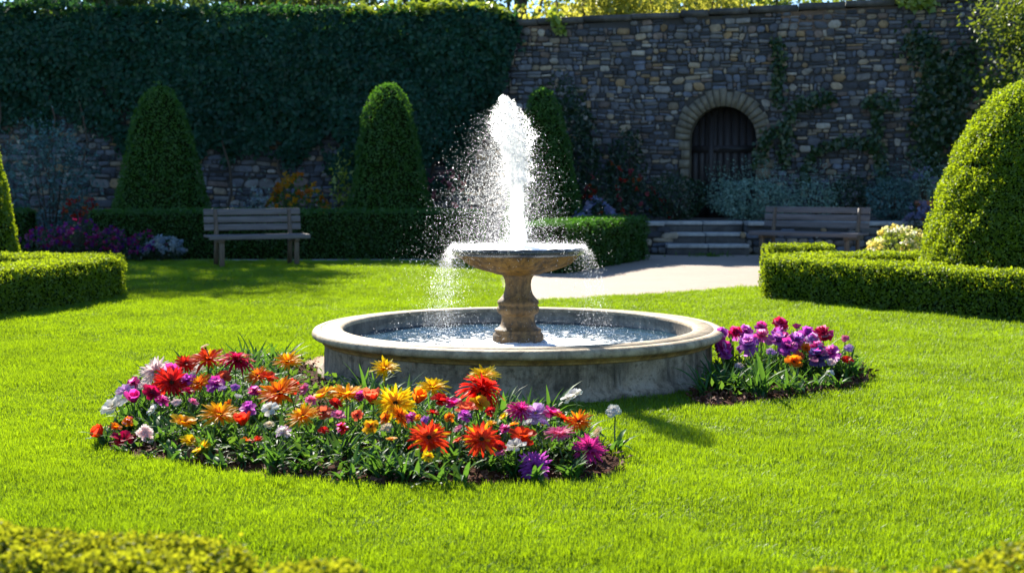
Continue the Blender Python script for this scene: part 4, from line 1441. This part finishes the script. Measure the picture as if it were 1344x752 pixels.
def flower(px, py, size, form, colr, Y, bed, hero=None, strap=True, tilt=None, nleaf=7):
    pos = atY(px, py, Y)
    rad = max(size, 12) / 2 / FOC * Y * (1.2 if bed == 'iris' else 1.28)
    random.seed(hash_key((px, py, form)))
    lean = Vector((random.gauss(0, .035), random.gauss(0, .03), 0))
    base = Vector((pos.x, pos.y, 0)) + lean
    nm = {'daisy': 'daisy_flower', 'shaggy': 'daisy_flower', 'open': 'open_flower', 'cup': 'tulip_flower', 'ruffle': 'iris_flower', 'small': 'floret_cluster'}[form]
    if bed == 'iris' and form == 'small': nm = 'iris_bud'
    e = empty(nm, None, {'daisy_flower': 'daisy', 'open_flower': 'flower', 'tulip_flower': 'tulip', 'iris_flower': 'iris', 'floret_cluster': 'flower', 'iris_bud': 'iris'}[nm], (base.x, base.y, .02))
    var = random.randrange(3)
    bm_, cm_ = bloom_mesh(form, colr, var)
    random.seed(hash_key((px, py, colr)))
    if tilt is None:
        ta = random.gauss(-math.pi / 2, .8); tt = abs(random.gauss(.5, .22))
    else: ta, tt = tilt
    ax = Vector((math.cos(ta), math.sin(ta), 0))
    nd = (ax * math.sin(tt) + Vector((0, 0, math.cos(tt)))).normalized()
    top = pos - base - Vector((0, 0, .02))
    q = nd.to_track_quat('Z', 'Y').to_matrix().to_4x4() @ Matrix.Rotation(random.uniform(0, 6.28), 4, 'Z')
    b = link('bloom', bm_, e, top)
    b.rotation_euler = q.to_euler(); b.scale = (rad, rad, rad * random.uniform(.85, 1.1))
    c = link('flower_centre', cm_, b)
    mb = MB()
    under = top - nd * rad * .2
    mb.tube([(0, 0, 0), (top * .45 + Vector((-lean.x * .4, -lean.y * .4, 0)))[:], (under - nd * .03)[:], under[:]], [.0042, .0036, .0032, .0036], 6, (random.random(), .5, .5))
    mb.build('stem', M['stem'], e, True)
    mb = MB()
    hgt = max(.10, top.z)
    for i in range(nleaf):
        L = hgt * random.uniform(.55, .95) if strap else hgt * random.uniform(.4, .7)
        L = max(L, .11)
        ribbon_leaf(mb, (random.gauss(0, .012), random.gauss(0, .012), 0), random.uniform(0, 6.28), L, random.uniform(.014, .028), random.uniform(.75, 1.4), random.uniform(.3, 1.7), (random.random(), random.random(), 0))
    mb.build('leaves', M['flower_leaf'], e, True)
    FLW.append(dict(o=e, px=px, py=py, size=size, form=form, col=colr, bed=bed, hero=hero, Y=Y))
    return e


FRONT = np.array([(100, 6.45), (130, 6.2), (200, 5.95), (300, 5.75), (400, 5.62), (520, 5.5), (640, 5.48), (740, 5.55), (820, 5.75), (860, 5.9)])


def bed_depth(px, py):
    f = np.interp(px, FRONT[:, 0], FRONT[:, 1])
    low = 618 - 18 * max(0, (260 - px) / 130) - 4 * max(0, (px - 700) / 100)
    t = min(1.0, max(0.0, (low - py) / 130)) ** 1.6
    return f - .04 + t * (1.15 if px < 600 else .95)


BED = [
 (205, 489, 38, 'daisy', 'blush', 'pale pink white daisy standing out at the back corner of the bed'), (244, 478, 28, 'daisy', 'red', None), (273, 472, 42, 'daisy', 'scarlet', 'orange daisy with red petal tips under a tan bud'),
 (270, 457, 12, 'small', 'cream', 'small tan bud rising above the orange daisy with red tips'), (260, 487, 18, 'open', 'white', None), (164, 513, 20, 'open', 'lilac', None),
 (176, 504, 15, 'ruffle', 'magenta', None), (189, 507, 13, 'open', 'blush', None), (149, 534, 30, 'open', 'white', 'large white cupped flower at the outer tip of the bed'), (176, 527, 17, 'cup', 'magenta', None),
 (198, 516, 22, 'open', 'crimson', None), (225, 503, 44, 'daisy', 'red', 'large red daisy with dark heart in the back cluster'), (223, 490, 20, 'ruffle', 'magenta', None), (247, 501, 18, 'ruffle', 'purple', None),
 (262, 504, 32, 'daisy', 'orange', None), (247, 513, 14, 'open', 'crimson', None), (283, 506, 20, 'ruffle', 'purple', None), (292, 493, 18, 'open', 'coral', None), (310, 474, 40, 'shaggy', 'crimson', 'shaggy crimson daisy topping the back of the bed'),
 (201, 538, 14, 'open', 'white', None), (241, 554, 28, 'open', 'amber', 'orange-brown open flower above the yellow pair'), (138, 572, 19, 'cup', 'scarlet', 'red-orange tulip leaning out over the grass'), (162, 577, 28, 'open', 'crimson', 'crimson open flower beside the leaning red tulip'),
 (189, 572, 24, 'small', 'blush', 'pale pink spiky floret low at the bed edge'), (249, 579, 20, 'open', 'yellow', 'small yellow open flower behind its twin near the front'), (265, 589, 26, 'open', 'yellow', 'yellow open flower low at the front edge'), (151, 561, 14, 'open', 'orange', None),
 (288, 545, 46, 'daisy', 'amber', 'golden orange daisy on a long slanting stem'), (295, 496, 15, 'open', 'coral', None), (378, 475, 34, 'daisy', 'amber', 'pale orange daisy standing alone beside the bare soil patch'),
 (339, 494, 30, 'daisy', 'orange', None), (353, 496, 22, 'open', 'scarlet', None), (367, 516, 50, 'daisy', 'orange', 'largest orange daisy in the middle of the bed'), (386, 507, 16, 'open', 'red', None), (400, 511, 14, 'open', 'pink', None),
 (326, 538, 18, 'ruffle', 'purple', None), (354, 537, 18, 'open', 'white', None), (320, 557, 18, 'cup', 'scarlet', 'single red-orange tulip bud under the golden daisy'), (398, 547, 42, 'daisy', 'amber', 'golden daisy low in the middle below the largest orange one'),
 (423, 519, 30, 'open', 'amber', None), (424, 542, 22, 'open', 'coral', None), (455, 518, 48, 'daisy', 'amber', 'broad golden daisy tilted before the basin wall'), (293, 512, 12, 'small', 'lilac', None), (309, 510, 12, 'small', 'violet', None),
 (505, 484, 35, 'daisy', 'yellow', 'tall yellow daisy alone against the basin wall'), (474, 521, 14, 'ruffle', 'magenta', None), (489, 529, 20, 'cup', 'coral', 'coral tulip right of the broad golden daisy'), (519, 530, 46, 'daisy', 'yellow', 'big yellow daisy below the tall yellow one'),
 (524, 546, 30, 'daisy', 'orange', None), (548, 528, 20, 'cup', 'orange', None), (568, 509, 37, 'daisy', 'yellow', 'yellow daisy with drooping petals beside the crimson blooms'), (578, 526, 24, 'open', 'red', None), (595, 530, 24, 'open', 'magenta', None),
 (613, 537, 26, 'open', 'coral', None), (631, 514, 54, 'shaggy', 'red', 'huge shaggy red daisy with drooping petals'), (635, 493, 36, 'daisy', 'yellow', 'yellow daisy peeping over the huge shaggy red one'), (629, 530, 22, 'open', 'amber', None), (644, 540, 12, 'open', 'red', None),
 (507, 549, 16, 'open', 'orange', None), (548, 549, 11, 'open', 'amber', None), (560, 553, 14, 'small', 'violet', None), (610, 547, 14, 'ruffle', 'purple', None), (563, 575, 46, 'daisy', 'scarlet', 'scarlet daisy with magenta edge facing outward at the front'),
 (562, 600, 13, 'open', 'yellow', None), (632, 577, 44, 'daisy', 'scarlet', 'coral scarlet daisy facing the grass above broad leaves'), (655, 586, 16, 'open', 'red', None), (658, 595, 14, 'open', 'pink', None),
 (683, 540, 36, 'shaggy', 'magenta', 'bright magenta daisy beside the lilac one'), (703, 543, 28, 'open', 'lilac', 'lilac open flower beside the bright magenta daisy'), (724, 543, 24, 'open', 'magenta', None), (738, 549, 28, 'daisy', 'scarlet', None),
 (760, 554, 31, 'daisy', 'orange', 'orange daisy tilted towards the tall white flower'), (752, 520, 24, 'open', 'white', 'tall white flower with drooping petals before the basin'), (806, 542, 21, 'small', 'white', 'white floret ball on a thin stem over the lawn'),
 (787, 568, 17, 'small', 'cream', 'cream and pink bud below the white floret ball'), (734, 569, 34, 'daisy', 'pink', 'rose pink daisy under the scarlet and orange pair'), (773, 589, 37, 'daisy', 'magenta', 'deep pink daisy leaning at the bare soil end'), (701, 612, 37, 'daisy', 'purple', 'purple daisy low at the front edge facing the viewer'),
 (686, 574, 30, 'open', 'scarlet', None), (676, 586, 24, 'open', 'white', None), (712, 557, 16, 'small', 'lilac', None), (674, 558, 12, 'open', 'orange', None), (661, 547, 10, 'open', 'yellow', None),
 (440, 530, 16, 'open', 'red', None), (408, 526, 12, 'open', 'pink', None), (334, 514, 14, 'ruffle', 'magenta', None), (312, 522, 12, 'small', 'white', None), (232, 530, 13, 'small', 'blush', None), (213, 526, 14, 'ruffle', 'magenta', None),
 (469, 545, 13, 'open', 'coral', None), (540, 548, 12, 'ruffle', 'magenta', None), (590, 548, 12, 'open', 'orange', None), (645, 556, 12, 'open', 'amber', None), (694, 556, 12, 'small', 'white', None), (300, 530, 12, 'open', 'orange', None),
]
for (px, py, s, fm, cl, hero) in BED:
    Y = bed_depth(px, py)
    tl = None
    if (px, py) == (701, 612): tl = (-1.57, 1.05)
    if (px, py) in ((563, 575), (632, 577), (773, 589)): tl = (-1.4, .75)
    if (px, py) == (138, 572): tl = (-2.6, .9)
    if (px, py) in ((505, 484), (635, 493), (568, 509), (273, 472)): tl = (-1.57, .35)
    flower(px, py, s, fm, cl, Y, 'mixed bed', hero, True, tl)

random.seed(77)
taken = [(b[0], b[1], b[2]) for b in BED]
kk = 0
while kk < 16:
    px, py = random.uniform(165, 770), random.uniform(500, 596)
    back = np.interp(px, [150, 300, 430, 600, 780], [515, 492, 515, 530, 552]); fr = np.interp(px, [150, 300, 560, 700, 780], [552, 578, 586, 582, 575])
    if not back < py < fr: continue
    if random.random() < (py - back) / (fr - back) * .6: continue
    sz = random.choice((11, 12, 13, 14, 16, 18))
    if any(math.hypot(px - a, py - b) < (c + sz) * .46 for a, b, c in taken): continue
    taken.append((px, py, sz)); kk += 1
    cl = random.choice(('orange', 'amber', 'coral', 'red', 'crimson', 'magenta', 'pink', 'white', 'blush', 'cream', 'scarlet') if px < 620 else ('magenta', 'pink', 'coral', 'red', 'lilac', 'blush', 'white', 'orange'))
    flower(round(px), round(py), sz, random.choice(('open', 'open', 'small', 'ruffle')), cl, bed_depth(px, py), 'mixed bed', None, True, None, 4)

IRIS = [
 (947, 437, 13, 'ruffle', 'purple', None), (943, 448, 17, 'ruffle', 'magenta', None), (949, 459, 19, 'ruffle', 'magenta', None), (952, 466, 14, 'ruffle', 'purple', None), (964, 438, 17, 'ruffle', 'crimson', None), (978, 438, 18, 'ruffle', 'purple', None),
 (982, 454, 24, 'ruffle', 'violet', None), (969, 482, 13, 'small', 'blush', 'pale pink bud low among the leaves next to the basin'), (999, 430, 14, 'ruffle', 'magenta', None), (1000, 441, 17, 'ruffle', 'pink', None), (1024, 427, 18, 'ruffle', 'crimson', 'crimson iris standing highest in the iris bed'), (1022, 438, 16, 'ruffle', 'purple', None),
 (1019, 447, 23, 'ruffle', 'violet', None), (1046, 430, 11, 'small', 'magenta', 'small magenta bud on top of the iris bed'), (1044, 448, 20, 'ruffle', 'violet', None), (1034, 457, 22, 'ruffle', 'purple', None), (1058, 440, 19, 'ruffle', 'purple', None), (1066, 447, 17, 'ruffle', 'lilac', None),
 (1080, 441, 24, 'ruffle', 'crimson', 'large crimson ruffled iris at the upper far end'), (1072, 457, 17, 'ruffle', 'magenta', None), (1058, 457, 13, 'open', 'orange', None), (1042, 475, 20, 'open', 'orange', 'orange flower among the purple irises'), (1049, 467, 13, 'open', 'coral', None), (1074, 468, 22, 'ruffle', 'navy', 'dark navy iris near the orange flower'),
 (1092, 464, 20, 'ruffle', 'purple', None), (1090, 477, 13, 'small', 'blush', None), (1109, 446, 11, 'small', 'pink', 'pink bud on the outermost iris stem'), (1114, 459, 14, 'small', 'lilac', 'lilac bud below the outermost pink one'), (1111, 473, 15, 'open', 'red', None), (1011, 464, 14, 'small', 'lilac', None), (1089, 491, 9, 'small', 'white', None),
 (990, 447, 13, 'ruffle', 'magenta', None), (1030, 446, 15, 'ruffle', 'magenta', None),
]
for (px, py, s, fm, cl, hero) in IRIS:
    t = min(1, max(0, (492 - py) / 62))
    Y = 7.95 + .65 * t if px > 960 else 8.0 + .5 * t
    flower(px, py, s, fm, cl, Y, 'iris', hero, True, (-1.57 + random.uniform(-.6, .6), random.uniform(.35, .8)), 8)

# ---- labels: every flower told apart by its look or by the flower beside it
FORMW = {'daisy': 'daisy', 'shaggy': 'shaggy daisy', 'open': 'open flower', 'cup': 'tulip', 'ruffle': 'ruffled flower', 'small': 'floret'}
used = {}


def short(f): return f"{f['col']} {FORMW[f['form']]}"


for f in FLW:
    if f['hero']:
        f['o']['label'] = f['hero']; used[f['hero']] = 1
heroes = [f for f in FLW if f['hero']]
for f in FLW:
    if f['hero']: continue
    sz = 'tiny' if f['size'] < 14 else 'small' if f['size'] < 20 else 'medium' if f['size'] < 30 else 'large'
    where = []
    hs = sorted((h for h in heroes if h['bed'] == f['bed']), key=lambda h: (h['px'] - f['px']) ** 2 + (h['py'] - f['py']) ** 2 * 1.5)
    for h in hs[:6]:
        dx, dy = f['px'] - h['px'], f['py'] - h['py']
        rel = ('just above' if dy < 0 else 'just below') if abs(dy) > abs(dx) * .8 else ('to the left of' if dx < 0 else 'to the right of')
        hw = ' '.join(h['hero'].split()[:7])
        where.append(f"{rel} the {hw}")
    lab = None
    for wh in where:
        cand = f"{sz} {short(f)} {wh}"
        cand = ' '.join(cand.split()[:16])
        if cand not in used: lab = cand; break
    if lab is None: lab = f"{sz} {short(f)} in the {f['bed']}"
    used[lab] = 1
    f['o']['label'] = lab
for f in FLW:
    f['o']['group'] = 'irises in the small bed by the basin' if f['bed'] == 'iris' else 'flowers in the mixed bed'

# filler greenery between the flowers, and mulch chips
random.seed(5)
mb = MB()
bp = np.array([(p.x, p.y, 0) for p in bed_poly])
rb = np.array([(p.x, p.y, 0) for p in rbed_poly])


def rand_in(poly, n, shrink=1.0):
    c = poly.mean(0); lo, hi = poly.min(0), poly.max(0)
    out = np.zeros((0, 3))
    while len(out) < n:
        P = rng.uniform(lo, hi, (n * 3, 3)); P[:, 2] = 0
        Q = c + (P - c) / shrink
        out = np.concatenate([out, P[inpoly(Q, poly)]])
    return out[:n]


for (poly, n, sh) in ((bp, 640, .98), (rb, 74, .88)):
    for p in rand_in(poly, n, sh):
        px_ = 672 + p[0] / p[1] * 1750
        if poly is bp and px_ > 765: continue
        if poly is bp and 372 < px_ < 470 and p[1] > 6.75: continue
        if math.hypot(p[0] - FX, p[1] - FY) < 1.38: continue
        hmax = .15 + .06 * min(1, max(0, (p[1] - np.interp(px_, FRONT[:, 0], FRONT[:, 1])) / 1.0)) if poly is bp else .24
        hmax *= random.uniform(.6, 1.15)
        for f in FLW:
            if f['Y'] > p[1] - .03 and abs(f['px'] - px_) < f['size'] * .8 + 16:
                hmax = min(hmax, max(.045, HC - (f['py'] + f['size'] * .3 - 238) / 1750 * p[1]))
        wl = random.uniform(.010, .024); el_ = random.uniform(.6, 1.2) if poly is bp else random.uniform(.95, 1.3)
        for i in range(random.randint(7, 13)):
            ribbon_leaf(mb, (p[0] + random.gauss(0, .015), p[1] + random.gauss(0, .015), .015), random.uniform(0, 6.28), hmax * random.uniform(.7, 1.35), wl * random.uniform(.8, 1.5), el_ + random.uniform(-.2, .35), random.uniform(.3, 2.0), (random.random(), random.random(), 0))
o = mb.build('bed_foliage', M['flower_leaf'], None, True)
tag(o, 'dense green strap leaves filling the flower beds', 'foliage', None, 'stuff')
# small mixed leaves low down
parts = []
for (poly, n) in ((bp, 2000), (rb, 400)):
    P = rand_in(poly, n, .92)
    px_ = 672 + P[:, 0] / P[:, 1] * 1750
    P = P[(px_ < 770) | (poly is rb)]
    P[:, 2] = .02 + rng.uniform(0, .09, len(P))
    P = P[np.hypot(P[:, 0] - FX, P[:, 1] - FY) > 1.36]
    parts.append(leaves(P, np.tile((0, 0, 1.0), (len(P), 1)), .042, 'oval', .9, .6, 0))
o = arr_obj('bed_undergrowth', merge(parts), M['midgreen'])
tag(o, 'low small leaves between the flower stems', 'foliage', None, 'stuff')
parts = []
for (poly, n) in ((bp, 5200), (rb, 2200)):
    P = rand_in(poly, n, 1.0); P[:, 2] = .012 + rng.uniform(0, .035, len(P))
    P = P[np.hypot(P[:, 0] - FX, P[:, 1] - FY) > 1.33]
    parts.append(leaves(P, np.tile((0, 0, 1.0), (len(P), 1)), .030, 'oval', .8, .2, 0, .6))
o = arr_obj('mulch_chips', merge(parts), M['chip'])
tag(o, 'reddish brown bark mulch scattered in the flower beds', 'mulch', None, 'stuff')

# ================================================================== GRASS
def tuft(name, n, rad, h, wd):
    V, F = [], []
    C = []
    for i in range(n):
        a = random.uniform(0, 6.28); q = rad * math.sqrt(random.random())
        b = Vector((q * math.cos(a), q * math.sin(a), 0))
        az = random.uniform(0, 6.28); d = Vector((math.cos(az), math.sin(az), 0)); s = Vector((-d.y, d.x, 0))
        hh = h * random.uniform(.55, 1.2); ln = random.uniform(.1, .75); w_ = wd * random.uniform(.7, 1.3)
        k = len(V)
        p1 = b + d * hh * ln * .35 + Vector((0, 0, hh * .6)); p2 = b + d * hh * ln * .95 + Vector((0, 0, hh * (1 - .25 * ln)))
        V += [b - s * w_ * .5, b + s * w_ * .5, p1 + s * w_ * .42, p1 - s * w_ * .42, p2]
        F += [(k, k + 1, k + 2, k + 3), (k + 3, k + 2, k + 4)]
        c = (random.random(), random.random(), 0)
        C += [c] * 5
    mb = MB(); mb.add([v[:] for v in V], F, np.array(C))
    me = mb.mesh(name, M['grass'])
    return bpy.data.objects.new(name, me)


gcol = bpy.data.collections.new('grass_tufts')
random.seed(11)
for i in range(4): gcol.objects.link(tuft('grass_tuft', 85, .055, .031, .0025))
for i in range(2): gcol.objects.link(tuft('grass_tuft', 60, .055, .042, .0026))

pathN = np.array([(p.x, p.y) for p in path_poly])
patchN = np.array([(p.x, p.y) for p in patch_poly])
edgeN = np.array([(p.x, p.y) for p in edge_poly])
backN = np.array([(p.x, p.y) for p in back_bed])


def scatter(y0, y1, step, margin=.6):
    ys = np.arange(y0, y1, step)
    P = []
    for y in ys:
        hw = y * .392 + margin
        xs = np.arange(-hw, hw, step)
        P.append(np.stack([xs + rng.uniform(-.5, .5, len(xs)) * step, y + rng.uniform(-.5, .5, len(xs)) * step, np.zeros(len(xs))], 1))
    return np.concatenate(P)


G = []
for (y0, y1, st_, sc) in ((2.4, 6.5, .042, 1.0), (6.5, 10.5, .052, 1.15), (10.5, 15, .07, 1.45), (15, 21.2, .095, 1.9)):
    P = scatter(y0, y1, st_)
    G.append(np.concatenate([P, np.full((len(P), 1), sc)], 1))
G = np.concatenate(G)
ok = ~inpoly(G, pathN) & ~inpoly(G, bp) & ~inpoly(G, rb) & ~inpoly(G, patchN) & ~inpoly(G, edgeN) & ~inpoly(G, backN)
ok &= np.hypot(G[:, 0] - FX, G[:, 1] - FY) > 1.34
ok &= ~((G[:, 1] > 20.9))
G = G[ok]
n = len(G)
me = bpy.data.meshes.new('grass')
me.vertices.add(n)
me.vertices.foreach_set('co', np.ascontiguousarray(G[:, :3], np.float32).ravel())
tilt = np.stack([rng.normal(0, .10, n), rng.normal(0, .10, n), rng.uniform(0, 6.28, n)], 1)
clump = 1 + .20 * hsh(G[:, :3] * 2.2, 71) + .20 * hsh(G[:, :3] * 6, 72)
scl = np.stack([G[:, 3], G[:, 3], (.80 + .20 * G[:, 3]) * clump * rng.uniform(.85, 1.15, n)], 1)
a = me.attributes.new('trot', 'FLOAT_VECTOR', 'POINT'); a.data.foreach_set('vector', tilt.astype(np.float32).ravel())
a = me.attributes.new('tscl', 'FLOAT_VECTOR', 'POINT'); a.data.foreach_set('vector', scl.astype(np.float32).ravel())
a = me.attributes.new('tidx', 'INT', 'POINT'); a.data.foreach_set('value', rng.choice(6, n, p=[.2, .2, .2, .2, .1, .1]).astype(np.int32))
grass = link('grass', me)
tag(grass, 'bright green mown lawn grass around the fountain', 'grass', None, 'stuff')
ng = bpy.data.node_groups.new('grass_scatter', 'GeometryNodeTree')
ng.interface.new_socket('Geometry', in_out='INPUT', socket_type='NodeSocketGeometry')
ng.interface.new_socket('Geometry', in_out='OUTPUT', socket_type='NodeSocketGeometry')
gi = ng.nodes.new('NodeGroupInput'); go = ng.nodes.new('NodeGroupOutput')
ip = ng.nodes.new('GeometryNodeInstanceOnPoints'); ci = ng.nodes.new('GeometryNodeCollectionInfo')
ci.inputs['Collection'].default_value = gcol
ci.inputs['Separate Children'].default_value = True
ci.inputs['Reset Children'].default_value = True
m2p = ng.nodes.new('GeometryNodeMeshToPoints')


def nattr(nm, typ):
    x = ng.nodes.new('GeometryNodeInputNamedAttribute'); x.data_type = typ; x.inputs['Name'].default_value = nm
    return x.outputs['Attribute']


ng.links.new(gi.outputs[0], m2p.inputs['Mesh'])
ng.links.new(m2p.outputs[0], ip.inputs['Points'])
ng.links.new(ci.outputs[0], ip.inputs['Instance'])
ip.inputs['Pick Instance'].default_value = True
ng.links.new(nattr('tidx', 'INT'), ip.inputs['Instance Index'])
e2r = ng.nodes.new('FunctionNodeEulerToRotation')
ng.links.new(nattr('trot', 'FLOAT_VECTOR'), e2r.inputs[0]); ng.links.new(e2r.outputs[0], ip.inputs['Rotation'])
ng.links.new(nattr('tscl', 'FLOAT_VECTOR'), ip.inputs['Scale'])
ng.links.new(ip.outputs[0], go.inputs[0])
md = grass.modifiers.new('scatter', 'NODES'); md.node_group = ng
print('grass tufts', n)
